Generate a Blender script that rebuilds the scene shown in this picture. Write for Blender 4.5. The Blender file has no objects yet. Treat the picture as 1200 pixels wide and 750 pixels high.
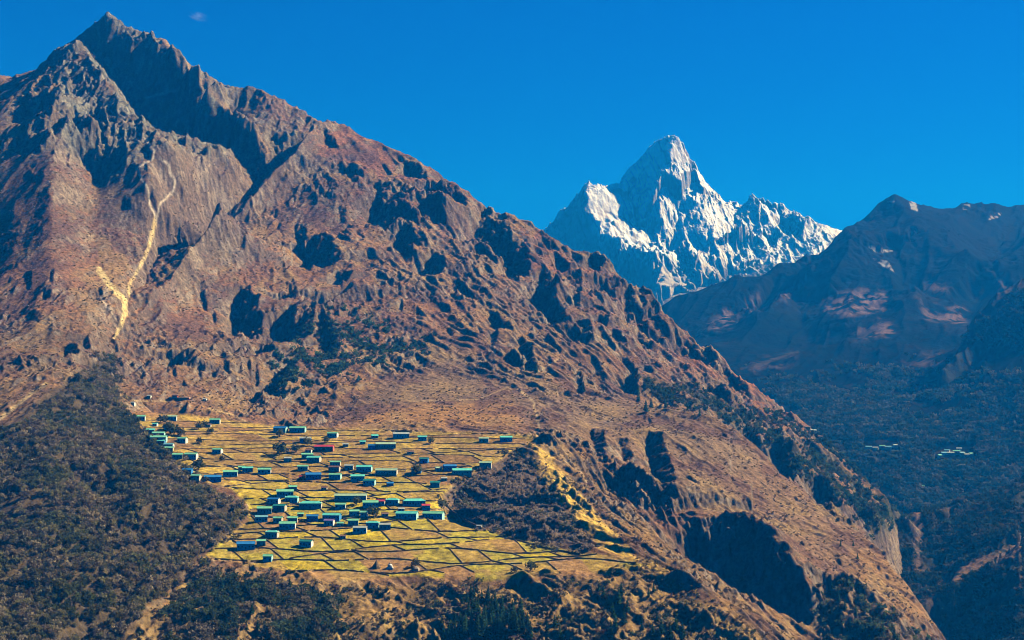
import bpy, math, random
import numpy as np
from mathutils.geometry import delaunay_2d_cdt
from mathutils import Vector

random.seed(7)
R = math.radians
# ---------------------------------------------------------------- camera, sky, sun
F = 1667.0
PITCH = 4.65
SUN_AZ, SUN_EL = 64.0, 39.0            # azimuth measured from +Y (view direction) towards +X
scene = bpy.context.scene
cam_data = bpy.data.cameras.new("camera")
cam_data.sensor_width = 36.0
cam_data.lens = F / 1200.0 * 36.0
cam_data.clip_start = 1.0
cam_data.clip_end = 60000.0
cam = bpy.data.objects.new("camera", cam_data)
scene.collection.objects.link(cam)
cam.location = (0, 0, 0)
cam.rotation_euler = (R(90 + PITCH), 0, 0)
scene.camera = cam

world = bpy.data.worlds.new("World")
scene.world = world
world.use_nodes = True
wn = world.node_tree
bg = wn.nodes["Background"]
sky = wn.nodes.new("ShaderNodeTexSky")
sky.sky_type = 'NISHITA'
sky.sun_disc = False
sky.sun_elevation = R(SUN_EL)
sky.sun_rotation = R(SUN_AZ)
sky.altitude = 3900
sky.air_density = 1.0
sky.dust_density = 0.0
sky.ozone_density = 3.0
tint = wn.nodes.new("ShaderNodeMixRGB")
tint.blend_type = 'MULTIPLY'
tint.inputs[0].default_value = 1.0
tint.inputs[2].default_value = (0.003, 0.38, 1.2, 1)
wn.links.new(sky.outputs[0], tint.inputs[1])
wn.links.new(tint.outputs[0], bg.inputs[0])
bg.inputs[1].default_value = 0.052

sun_data = bpy.data.lights.new("sun", 'SUN')
sun_data.energy = 5.0
sun_data.angle = R(0.5)
sun_data.color = (1.0, 0.88, 0.68)
sun = bpy.data.objects.new("sun", sun_data)
scene.collection.objects.link(sun)
sd = Vector((math.sin(R(SUN_AZ)) * math.cos(R(SUN_EL)), math.cos(R(SUN_AZ)) * math.cos(R(SUN_EL)), math.sin(R(SUN_EL))))
sun.rotation_euler = (-sd).to_track_quat('-Z', 'Y').to_euler()
sun.location = (3000, 2000, 4000)

vs = scene.view_settings
vs.view_transform = 'Standard'
vs.look = 'None'
vs.gamma = 1.0
vs.exposure = 1.0
vs.use_curve_mapping = False
scene.cycles.max_bounces = 4
scene.cycles.diffuse_bounces = 0
scene.cycles.volume_bounces = 0
scene.cycles.use_denoising = True
scene.cycles.denoiser = 'OPENIMAGEDENOISE'
scene.cycles.denoising_prefilter = 'ACCURATE'
scene.cycles.filter_width = 1.0

# ---------------------------------------------------------------- helpers
cp, sp = math.cos(R(PITCH)), math.sin(R(PITCH))
def ray(px, py):
    dx = (px - 600.0) / F; dz = (375.0 - py) / F
    fw = cp - sp * dz
    return dx / fw, (sp + cp * dz) / fw        # X/Y, Z/Y
def P(px, py, Y):
    a, b = ray(px, py)
    return a * Y, Y, b * Y
def project(X, Y, Z):
    d = cp * Y + sp * Z
    return 600 + F * X / d, 375 - F * (cp * Z - sp * Y) / d

def tag(o, label=None, cat=None, group=None, kind=None):
    if label: o["label"] = label
    if cat: o["category"] = cat
    if group: o["group"] = group
    if kind: o["kind"] = kind
    return o
def link(o, parent=None):
    scene.collection.objects.link(o)
    if parent is not None: o.parent = parent
    return o
def empty(name, loc, rz=0.0):
    o = bpy.data.objects.new(name, None)
    o.location = loc; o.rotation_euler = (0, 0, rz); o.empty_display_size = 1
    return link(o)

# hash-lattice gradient noise, vectorised
_rs = np.random.RandomState(11)
_perm = _rs.permutation(4096).astype(np.int64)
_ang = _rs.rand(4096) * 2 * np.pi
_gx, _gy = np.cos(_ang), np.sin(_ang)
def noise(x, y, seed=0):
    xi = np.floor(x).astype(np.int64); yi = np.floor(y).astype(np.int64)
    fx = x - xi; fy = y - yi
    u = fx * fx * fx * (fx * (fx * 6 - 15) + 10); v = fy * fy * fy * (fy * (fy * 6 - 15) + 10)
    def g(ix, iy, dx, dy):
        h = _perm[(_perm[(ix + seed * 131) & 4095] + iy) & 4095]
        return _gx[h] * dx + _gy[h] * dy
    a = g(xi, yi, fx, fy); b = g(xi + 1, yi, fx - 1, fy)
    c = g(xi, yi + 1, fx, fy - 1); d = g(xi + 1, yi + 1, fx - 1, fy - 1)
    return (a + (b - a) * u + (c - a) * v + (a - b - c + d) * u * v) * 1.5
def fbm(x, y, o=4, seed=0, gain=0.5):
    s = 0; a = 1.0
    for i in range(o):
        s = s + a * noise(x * 2 ** i + 17.3 * i, y * 2 ** i - 9.1 * i, seed + i); a *= gain
    return s
def ridged(x, y, o=4, seed=0, gain=0.5):
    s = 0; a = 1.0; w = 1.0
    for i in range(o):
        n = 1 - np.abs(noise(x * 2 ** i + 7.7 * i, y * 2 ** i + 3.1 * i, seed + i)) * 2
        n = np.clip(n, 0, 1) ** 2 * w
        s = s + a * n; w = np.clip(n * 1.6, 0.25, 1); a *= gain
    return s - 0.6
def sstep(a, b, x):
    t = np.clip((x - a) / (b - a), 0, 1); return t * t * (3 - 2 * t)
def box1(a, r, ax):
    if r < 1: return a
    pad = [(0, 0)] * a.ndim; pad[ax] = (r + 1, r)
    c = np.cumsum(np.pad(a, pad, mode='edge'), axis=ax)
    n = a.shape[ax]
    hi = np.take(c, np.arange(2 * r + 1, 2 * r + 1 + n), axis=ax); lo = np.take(c, np.arange(0, n), axis=ax)
    return (hi - lo) / (2 * r + 1)
def blur(a, r):
    for _ in range(2): a = box1(box1(a, r, 0), r, 1)
    return a

# picture-plan of the hillsides: polygons drawn on a plan, later carried by the terrain's own vertices as land cover
CX0, CY0, CW, CH = -220, -60, 1660, 1000
def inside(poly, xs, ys):
    m = np.zeros(np.broadcast(xs, ys).shape, bool); n = len(poly)
    for i in range(n):
        x0, y0 = poly[i]; x1, y1 = poly[(i + 1) % n]
        if y0 == y1: continue
        c = ((y0 <= ys) != (y1 <= ys)) & (xs < (x1 - x0) * (ys - y0) / (y1 - y0) + x0)
        m ^= c
    return m
class Layer:
    def __init__(s): s.a = np.zeros((CH, CW), np.float32)
    def poly(s, poly, v=1.0, bl=0):
        p = np.array(poly, float); b = bl * 2 + 2
        x0 = max(int(p[:, 0].min() - b - CX0), 0); x1 = min(int(p[:, 0].max() + b - CX0) + 1, CW)
        y0 = max(int(p[:, 1].min() - b - CY0), 0); y1 = min(int(p[:, 1].max() + b - CY0) + 1, CH)
        xs, ys = np.meshgrid(np.arange(x0, x1) + CX0, np.arange(y0, y1) + CY0)
        m = inside(poly, xs, ys).astype(np.float32)
        if bl: m = blur(m, bl)
        s.a[y0:y1, x0:x1] = np.maximum(s.a[y0:y1, x0:x1], m * v)
        return s
    def line(s, pts, w, v=1.0):
        for (xa, ya), (xb, yb) in zip(pts[:-1], pts[1:]):
            x0 = int(min(xa, xb) - w - 2 - CX0); x1 = int(max(xa, xb) + w + 3 - CX0)
            y0 = int(min(ya, yb) - w - 2 - CY0); y1 = int(max(ya, yb) + w + 3 - CY0)
            x0, y0 = max(x0, 0), max(y0, 0)
            xs, ys = np.meshgrid(np.arange(x0, x1) + CX0, np.arange(y0, y1) + CY0)
            L = (xb - xa) ** 2 + (yb - ya) ** 2 + 1e-6
            t = np.clip(((xs - xa) * (xb - xa) + (ys - ya) * (yb - ya)) / L, 0, 1)
            d = np.hypot(xs - xa - t * (xb - xa), ys - ya - t * (yb - ya))
            s.a[y0:y1, x0:x1] = np.maximum(s.a[y0:y1, x0:x1], (np.clip(w / 2 + .5 - d, 0, 1) * v)[:s.a[y0:y1, x0:x1].shape[0], :s.a[y0:y1, x0:x1].shape[1]])
        return s
    def at(s, px, py):
        x = np.clip(px - CX0, 0, CW - 1.001); y = np.clip(py - CY0, 0, CH - 1.001)
        xi = x.astype(int); yi = y.astype(int); fx = x - xi; fy = y - yi
        xi1 = np.minimum(xi + 1, CW - 1); yi1 = np.minimum(yi + 1, CH - 1)
        a = s.a
        return (a[yi, xi] * (1 - fx) + a[yi, xi1] * fx) * (1 - fy) + (a[yi1, xi] * (1 - fx) + a[yi1, xi1] * fx) * fy

SV = np.array([math.sin(R(SUN_AZ)), math.cos(R(SUN_AZ))])
TEL = math.tan(R(SUN_EL))

class Terrain:
    def __init__(s, lines, ts, Ys, smooth=3):
        pts = []
        for L in lines:
            prev = None
            for p in L:
                if prev is not None:
                    n = int(max(abs(p[0] - prev[0]), abs(p[1] - prev[1])) // 22)
                    for k in range(1, n + 1):
                        f = k / (n + 1)
                        pts.append(P(prev[0] + (p[0] - prev[0]) * f, prev[1] + (p[1] - prev[1]) * f, prev[2] + (p[2] - prev[2]) * f))
                pts.append(P(*p)); prev = p
        pts = np.array(pts)
        pts = pts[np.unique(np.round(pts[:, :2] / 6).astype(int), axis=0, return_index=True)[1]]
        r = delaunay_2d_cdt([Vector((float(a), float(b))) for a, b in pts[:, :2]], [], [], 0, 1e-4)
        tri = np.array([list(f) for f in r[2]])
        ov = r[3]
        vz = np.array([pts[o[0], 2] for o in ov]); vx = np.array([[v.x, v.y] for v in r[0]])
        s.ts, s.Ys = ts, Ys
        s.Y = np.repeat(Ys[:, None], len(ts), 1); s.X = s.Y * ts[None, :]
        z = np.full(s.X.shape, np.nan)
        for t in tri:
            A, B, C = vx[t]; za, zb, zc = vz[t]
            det = (B[0] - A[0]) * (C[1] - A[1]) - (C[0] - A[0]) * (B[1] - A[1])
            if abs(det) < 1e-3: continue
            r0 = np.searchsorted(Ys, min(A[1], B[1], C[1])) - 1; r1 = np.searchsorted(Ys, max(A[1], B[1], C[1])) + 1
            tt = [q[0] / max(q[1], 1) for q in (A, B, C)]
            c0 = np.searchsorted(ts, min(tt)) - 1; c1 = np.searchsorted(ts, max(tt)) + 1
            r0 = max(r0, 0); c0 = max(c0, 0)
            if r1 <= r0 or c1 <= c0: continue
            x = s.X[r0:r1, c0:c1]; y = s.Y[r0:r1, c0:c1]
            if x.size == 0: continue
            u = ((x - A[0]) * (C[1] - A[1]) - (C[0] - A[0]) * (y - A[1])) / det
            v = ((B[0] - A[0]) * (y - A[1]) - (x - A[0]) * (B[1] - A[1])) / det
            m = (u >= -1e-6) & (v >= -1e-6) & (u + v <= 1 + 1e-6)
            zz = za + u * (zb - za) + v * (zc - za)
            sub = z[r0:r1, c0:c1]; sub[m] = zz[m]
        bad = np.isnan(z)
        if bad.any():                       # outside the surveyed hull: take the nearest known value in the row
            for i in range(z.shape[0]):
                g = ~np.isnan(z[i])
                if g.any(): z[i] = np.interp(ts, ts[g], z[i][g])
                elif i > 0: z[i] = z[i - 1]
            for i in range(z.shape[0] - 2, -1, -1):
                if np.isnan(z[i]).any(): z[i] = z[i + 1]
        s.z = blur(z, smooth); s.base = s.z.copy()
    def rowcol(s, X, Y):
        X = np.asarray(X, float); Y = np.asarray(Y, float)
        r = np.interp(Y, s.Ys, np.arange(len(s.Ys))); c = np.interp(X / np.maximum(Y, 1), s.ts, np.arange(len(s.ts)))
        return r, c
    def height(s, X, Y, a=None):
        a = s.z if a is None else a
        r, c = s.rowcol(X, Y)
        ri = np.minimum(r.astype(int), len(s.Ys) - 2); ci = np.minimum(c.astype(int), len(s.ts) - 2)
        fr, fc = r - ri, c - ci
        return (a[ri, ci] * (1 - fc) + a[ri, ci + 1] * fc) * (1 - fr) + (a[ri + 1, ci] * (1 - fc) + a[ri + 1, ci + 1] * fc) * fr
    def hit(s, px, py, a=None):
        """first point of the ground along the line of sight: (X, Y, Z)"""
        a = s.z if a is None else a
        t, b = ray(px, py)
        c = np.interp(t, s.ts, np.arange(len(s.ts))); ci = min(int(c), len(s.ts) - 2); fc = c - ci
        col = a[:, ci] * (1 - fc) + a[:, ci + 1] * fc
        d = col - b * s.Ys
        k = np.nonzero(d >= 0)[0]
        if len(k) == 0:
            j = int(np.argmax(d / s.Ys)); return t * s.Ys[j], s.Ys[j], col[j]
        j = k[0]
        if j == 0: return t * s.Ys[0], s.Ys[0], col[0]
        f = d[j - 1] / (d[j - 1] - d[j]); Y = s.Ys[j - 1] + f * (s.Ys[j] - s.Ys[j - 1])
        return t * Y, Y, b * Y
    def outcrop(s, poly, m=1.25, bias=0.5, cap=1e9, Lr=1.0, Ll=0.5):
        """tilt the ground inside a polygon so that its slope towards the sun is m (m>tan(elevation): a face turned away)"""
        w = np.array([s.hit(x, y, s.base)[:2] for x, y in densify(poly)])
        u = w @ SV; pv = np.array([-SV[1], SV[0]]); v = w @ pv
        c = w.mean(0); e = 6.0
        g = float((s.height(c[0] + SV[0] * e, c[1] + SV[1] * e, s.base) - s.height(c[0] - SV[0] * e, c[1] - SV[1] * e, s.base)) / (2 * e))
        k = m - g
        if m > .8 and k < .15: return
        if m < .5 and k > -.05: return
        nb = 24; v0, v1 = v.min(), v.max()
        if v1 - v0 < 2: return
        vb = np.linspace(v0, v1, nb); lo = np.full(nb, np.nan); hi = np.full(nb, np.nan)
        n = len(w)
        for i in range(n):
            a, b = i, (i + 1) % n
            va, vb_ = v[a], v[b]
            if va == vb_: continue
            for j in np.nonzero((vb >= min(va, vb_)) & (vb <= max(va, vb_)))[0]:
                uu = u[a] + (u[b] - u[a]) * (vb[j] - va) / (vb_ - va)
                lo[j] = uu if np.isnan(lo[j]) else min(lo[j], uu); hi[j] = uu if np.isnan(hi[j]) else max(hi[j], uu)
        ok = ~np.isnan(lo)
        if ok.sum() < 3: return
        D = float(np.nanmean(hi - lo)); pad = D * 3.2 + 10
        r0 = max(np.searchsorted(s.Ys, w[:, 1].min() - pad), 0); r1 = min(np.searchsorted(s.Ys, w[:, 1].max() + pad), len(s.Ys))
        tt0 = (w[:, 0].min() - pad) / w[:, 1].mean(); tt1 = (w[:, 0].max() + pad) / w[:, 1].mean()
        c0 = max(np.searchsorted(s.ts, tt0), 0); c1 = min(np.searchsorted(s.ts, tt1), len(s.ts))
        X = s.X[r0:r1, c0:c1]; Y = s.Y[r0:r1, c0:c1]
        wob = 0.17 * D * fbm(X / (D * .38 + 5), Y / (D * .38 + 5), 3, 5, .6)
        gu = X * SV[0] + Y * SV[1] + wob; gv = X * pv[0] + Y * pv[1] + wob
        u0 = np.interp(gv, vb[ok], lo[ok]); u1 = np.interp(gv, vb[ok], hi[ok]); W = np.maximum(u1 - u0, 1)
        uc = u1 - W * bias
        tp = 0.12 * (v1 - v0)
        wt = sstep(0, tp, gv - v0 + tp * .6) * sstep(0, tp, v1 + tp * .6 - gv)
        k = float(np.clip(k, -cap / max(D, 1), cap / max(D, 1)))
        o1 = k * (u1 - uc); o0 = k * (u0 - uc)
        off = np.where(gu > u1, o1 * np.exp(-np.maximum(gu - u1, 0) / (W * Lr + 3)),
              np.where(gu < u0, o0 * np.exp(-np.maximum(u0 - gu, 0) / (W * Ll + 3)), k * (gu - uc)))
        s.z[r0:r1, c0:c1] += off * wt
    def pxy(s): return project(s.X, s.Y, s.z)
    def build(s, name, mat, col, label, cat, kind='structure', gain=.9):
        nr, nc = s.z.shape
        me = bpy.data.meshes.new(name)
        co = np.stack([s.X, s.Y, s.z], -1).reshape(-1, 3).astype(np.float32)
        i = np.arange(nr * nc).reshape(nr, nc)
        q = np.stack([i[:-1, :-1], i[:-1, 1:], i[1:, 1:], i[1:, :-1]], -1).reshape(-1, 4)
        me.vertices.add(len(co)); me.vertices.foreach_set("co", co.ravel())
        me.loops.add(q.size); me.loops.foreach_set("vertex_index", q.ravel().astype(np.int32))
        me.polygons.add(len(q)); me.polygons.foreach_set("loop_start", np.arange(0, q.size, 4, dtype=np.int32))
        ca = me.color_attributes.new("land", 'FLOAT_COLOR', 'POINT')
        c4 = np.ones((len(co), 4), np.float32); c4[:, :3] = np.clip(col.reshape(-1, 3) * gain, 0, 1); ca.data.foreach_set("color", c4.ravel())
        me.materials.append(mat); me.update(); me.validate()
        o = link(bpy.data.objects.new(name, me)); tag(o, label, cat, kind=kind)
        return o
def densify(poly, step=5):
    out = []
    for i in range(len(poly)):
        a, b = poly[i], poly[(i + 1) % len(poly)]
        n = max(1, int(math.hypot(b[0] - a[0], b[1] - a[1]) // step))
        for k in range(n): out.append((a[0] + (b[0] - a[0]) * k / n, a[1] + (b[1] - a[1]) * k / n))
    return out
def mixc(c, k, m):
    m = m[..., None]; return c * (1 - m) + np.array(k) * m

def land_material(name, scale, bump, rough=0.95, var=0.35):
    m = bpy.data.materials.new(name); m.use_nodes = True
    n = m.node_tree.nodes; l = m.node_tree.links
    b = n["Principled BSDF"]; b.inputs["Roughness"].default_value = rough
    b.inputs["Specular IOR Level"].default_value = 0.0
    a = n.new("ShaderNodeAttribute"); a.attribute_name = "land"
    tc = n.new("ShaderNodeTexCoord")
    n1 = n.new("ShaderNodeTexNoise"); n1.inputs["Scale"].default_value = 1 / scale; n1.inputs["Detail"].default_value = 5; n1.inputs["Roughness"].default_value = .7
    l.new(tc.outputs["Object"], n1.inputs["Vector"])
    mr = n.new("ShaderNodeMapRange"); mr.inputs[1].default_value = .3; mr.inputs[2].default_value = .7
    mr.inputs[3].default_value = 1 - var; mr.inputs[4].default_value = 1 + var
    l.new(n1.outputs["Fac"], mr.inputs[0])
    mx = n.new("ShaderNodeMixRGB"); mx.blend_type = 'MULTIPLY'; mx.inputs[0].default_value = 1
    l.new(a.outputs["Color"], mx.inputs[1]); l.new(mr.outputs[0], mx.inputs[2]); l.new(mx.outputs[0], b.inputs["Base Color"])
    if bump:
        bp = n.new("ShaderNodeBump"); bp.inputs["Strength"].default_value = 1; bp.inputs["Distance"].default_value = bump
        l.new(n1.outputs["Fac"], bp.inputs["Height"]); l.new(bp.outputs[0], b.inputs["Normal"])
    return m
def flat_material(name, col, rough=0.8, var=0.15, scale=0.6, metallic=0, attr=None):
    m = bpy.data.materials.new(name); m.use_nodes = True
    n = m.node_tree.nodes; l = m.node_tree.links
    b = n["Principled BSDF"]; b.inputs["Roughness"].default_value = rough; b.inputs["Metallic"].default_value = metallic
    if rough > .6: b.inputs["Specular IOR Level"].default_value = 0.05
    tc = n.new("ShaderNodeTexCoord"); n1 = n.new("ShaderNodeTexNoise"); n1.inputs["Scale"].default_value = scale; n1.inputs["Detail"].default_value = 4
    l.new(tc.outputs["Object"], n1.inputs["Vector"])
    mr = n.new("ShaderNodeMapRange"); mr.inputs[1].default_value = .3; mr.inputs[2].default_value = .7
    mr.inputs[3].default_value = 1 - var; mr.inputs[4].default_value = 1 + var
    l.new(n1.outputs["Fac"], mr.inputs[0])
    mx = n.new("ShaderNodeMixRGB"); mx.blend_type = 'MULTIPLY'; mx.inputs[0].default_value = 1
    if attr:
        a = n.new("ShaderNodeAttribute"); a.attribute_name = attr; l.new(a.outputs["Color"], mx.inputs[1])
    else: mx.inputs[1].default_value = (*col, 1)
    l.new(mr.outputs[0], mx.inputs[2]); l.new(mx.outputs[0], b.inputs["Base Color"])
    return m
# ================================================================ the near massif with the village bench
M1_lines = [
 # skyline, left to right
 [(-240,255,3150),(-120,190,3250),(-60,135,3340),(-12,84,3360),(0,93,3340),(8,104,3300),(10,108,3270),(22,97,3220),(35,88,3180),(55,68,3120),(72,50,3060),(80,52,3055),(88,46,3050),(93,47,3050)],
 [(30,110,3500),(70,75,3470),(97,47,3430),(110,25,3410),(125,6,3400),(133,16,3395),(145,26,3390),(160,31,3385),(172,33,3380),(185,38,3375),(200,50,3350),(210,62,3330),(222,70,3310),(240,85,3290),(262,98,3260),(275,103,3250),(285,100,3240),(297,99,3240),(310,105,3230),(340,118,3200),(360,130,3180),(378,143,3160),(386,146,3150),(398,147,3140),(420,155,3120),(445,164,3100),(470,175,3080),(500,193,3060),(520,208,3040),(545,225,3020),(560,238,3010),(580,248,3000),(600,258,2985),(620,267,2970),(640,275,2960),(665,289,2940),(680,295,2930),(700,297,2920),(713,317,2905),(740,337,2890),(765,355,2880),(787,376,2860),(800,386,2850),(820,408,2830),(850,428,2800),(870,450,2780),(900,470,2750),(930,487,2720),(950,500,2700),(980,530,2670),(1010,553,2650),(1040,576,2620),(1065,598,2600),(1075,612,2600)],
 # sub-peak crest right and left
 [(93,47,3050),(100,58,3020),(115,82,2950),(125,97,2915),(133,108,2880),(156,130,2820),(167,145,2780),(198,173,2715),(213,182,2740),(238,190,2790),(262,185,2850)],
 [(78,53,3055),(68,75,2990),(82,100,2910),(92,120,2880),(120,150,2780),(150,185,2690)],
 [(35,106,3020)],
 # cirque floor and back wall
 [(125,85,3290),(150,120,3220),(190,165,3150),(215,190,3125),(240,197,3110),(265,195,3090),(285,205,3020)],
 [(150,60,3330),(185,95,3290),(220,130,3210),(250,155,3140)],
 # lit rib of the cirque
 [(185,39,3370),(205,61,3290),(222,80,3230),(237,97,3170),(255,115,3110),(275,135,3080),(292,150,3055),(305,165,3035),(316,182,3000),(303,203,2930),(275,220,2830),(250,238,2770),(225,258,2690),(200,290,2600)],
 [(300,140,3110),(340,160,3080),(345,175,3040)],
 # S3
 [(386,148,3148),(374,168,3070),(347,205,2960),(303,238,2850),(262,278,2740),(258,300,2640),(213,335,2500),(167,378,2330),(140,400,2240),(133,440,2080),(150,478,2010)],
 # gully
 [(180,165,2740),(178,195,2680),(176,240,2590),(185,262,2550),(165,310,2430),(150,345,2320),(133,395,2205)],
 [(130,425,2110),(130,460,1980),(140,500,1860),(160,550,1690),(180,600,1545),(170,650,1415),(135,700,1310),(100,750,1235),(60,850,1110),(30,950,1000)],
 [(110,210,2670),(110,260,2540),(110,330,2350),(100,400,2110)],
 [(60,122,2760),(60,150,2670),(60,200,2560),(60,300,2350),(60,400,2090),(60,470,1850),(60,560,1580),(60,650,1370),(40,750,1200),(20,900,1020)],
 [(0,120,2900),(0,150,2730),(0,180,2640),(0,300,2380),(0,400,2080),(0,500,1760),(0,600,1490),(0,750,1200),(0,900,1010)],
 [(-240,260,3150),(-240,400,2500),(-240,500,1950),(-240,620,1500),(-240,750,1220),(-240,900,1020),(-240,1100,850)],
 # open slopes
 [(220,400,2260),(220,450,2120),(215,478,2040)],
 [(300,260,2790),(300,300,2680),(300,350,2500),(300,400,2340),(300,450,2170),(300,480,2060)],
 [(400,200,2980),(400,250,2850),(400,300,2700),(400,350,2560),(400,400,2400),(400,450,2220),(400,480,2090)],
 [(500,240,2930),(500,300,2760),(500,350,2620),(500,400,2440),(500,440,2270),(500,475,2110)],
 [(600,300,2860),(600,350,2700),(600,400,2500),(600,430,2350),(600,460,2200),(600,485,2070)],
 [(700,340,2800),(700,400,2600),(700,440,2450),(700,460,2330)],
 [(800,430,2680),(800,460,2540),(790,474,2400)],
 [(860,480,2600),(900,515,2540),(950,555,2460),(1000,598,2400),(1025,628,2380)],
 [(1065,600,2595),(1045,613,2480),(1025,630,2370)],
 # shoulder S5: crest, hidden trough behind it, open face, rim and foot of its cliffs
 [(640,452,2280),(720,464,2290),(780,476,2240),(840,490,2150),(900,535,2080),(960,580,2000),(1000,615,1930),(1040,650,1850),(1075,700,1770),(1110,750,1700),(1150,820,1600)],
 [(780,490,2400),(840,515,2330),(900,565,2250),(960,625,2180),(1000,680,2130),(1040,760,2080)],
 [(640,480,2110),(700,492,2100),(760,503,2070),(820,525,2020),(880,575,1940),(940,625,1850),(1000,680,1740),(1045,735,1650),(1080,800,1560)],
 [(712,520,1980),(760,558,1900),(800,588,1830),(860,610,1780),(910,640,1710),(950,670,1660),(1000,696,1620),(1040,738,1560),(1070,790,1500)],
 [(706,545,1890),(735,580,1825),(800,640,1735),(860,692,1680),(920,714,1640),(960,748,1590),(1000,820,1500)],
 # spur S4 with the sunlit crest
 [(632,506,1900),(640,540,1800),(655,565,1700),(680,600,1600),(720,640,1480),(760,665,1412),(840,705,1330),(900,750,1255),(960,820,1170)],
 [(690,560,1790),(740,620,1640),(800,670,1520),(870,715,1440),(920,750,1380),(980,830,1290)],
 [(590,530,1820),(600,565,1735),(600,600,1610),(650,640,1490)],
 [(545,590,1640),(562,560,1722)],
 # the bench
 [(150,487,2016),(230,490,2000),(300,495,1978),(450,502,1945),(560,507,1918),(610,508,1915)],
 [(210,548,1745),(300,556,1727),(400,556,1727),(500,556,1727)],
 [(292,605,1570),(350,605,1570),(400,605,1570),(450,605,1570),(500,605,1570)],
 [(262,640,1473),(330,640,1473),(400,640,1473),(500,640,1473),(600,640,1473),(700,655,1437)],
 [(238,655,1437),(300,664,1416),(380,680,1383),(500,675,1393),(600,680,1385),(700,673,1397),(758,666,1408)],
 # front face below the bench and the gorge
 [(205,690,1370),(250,720,1290),(310,730,1280),(380,740,1275),(500,745,1272),(600,745,1270),(700,740,1280),(800,760,1235)],
 [(100,820,1150),(250,850,1120),(400,880,1110),(550,880,1110),(700,880,1110),(850,900,1080)],
 [(0,1100,830),(200,1100,950),(500,1200,950),(800,1200,930),(1000,1100,1000)],
 # gorge to the right
 [(1075,690,2560),(1070,760,2380),(1090,790,2100),(1140,850,1850),(1180,900,1700)],
 [(1120,760,2900),(1180,850,2400),(1300,900,2200),(1440,950,1900),(1440,1100,1300),(1200,1100,1200)],
 [(1130,760,3300),(1440,800,3300)],
]
# ground falling away behind the skyline
back = []
for p in M1_lines[1]: back.append((p[0], p[1] + 150, p[2] + 420))
M1_lines.append([(-240,420,3700),(-60,330,3750),(20,260,3800)] + back)
M1_lines.append([(p[0], 620, 4300) for p in ((-260,0),(0,0),(300,0),(600,0),(900,0),(1200,0),(1440,0))])

def grade(segs):
    out = []
    for a, b, n in segs: out += list(np.linspace(a, b, n, endpoint=False))
    return np.array(out + [segs[-1][1]])
QUAL = 1.0
ts1 = grade([(-.52,-.40,60),(-.40,.345,int(1060*QUAL)),(.345,.52,80)])
Ys1 = grade([(820,1150,60),(1150,1480,int(240*QUAL)),(1480,2150,int(420*QUAL)),(2150,3050,int(450*QUAL)),(3050,3460,int(160*QUAL)),(3460,4300,30)])
T1 = Terrain(M1_lines, ts1, Ys1, smooth=4)

BENCH = [(150,487),(205,484),(262,492),(330,500),(420,503),(520,506),(600,508),(632,512),(600,530),(570,548),(540,560),(520,580),(517,596),(545,613),(600,630),(660,644),(720,652),(762,662),(700,674),(640,674),(560,682),(480,674),(400,682),(330,668),(270,660),(236,655),(262,632),(290,612),(292,592),(270,572),(235,562),(210,545),(190,520),(165,500)]
CIRQUE = [(97,50),(125,17),(150,32),(183,40),(205,63),(222,83),(245,108),(262,126),(280,148),(295,170),(305,195),(280,200),(262,185),(238,190),(213,180),(198,172),(167,143),(150,122),(133,107),(115,82)]
BAND1 = [(385,150),(390,154),(372,167),(347,203),(330,213),(303,235),(280,260),(255,277),(238,275),(255,243),(273,225),(300,205),(320,182),(350,165)]
BAND2 = [(187,263),(213,267),(205,290),(258,280),(257,300),(233,313),(213,330),(187,357),(167,373),(137,392),(153,360),(155,330),(165,317),(175,293)]
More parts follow.
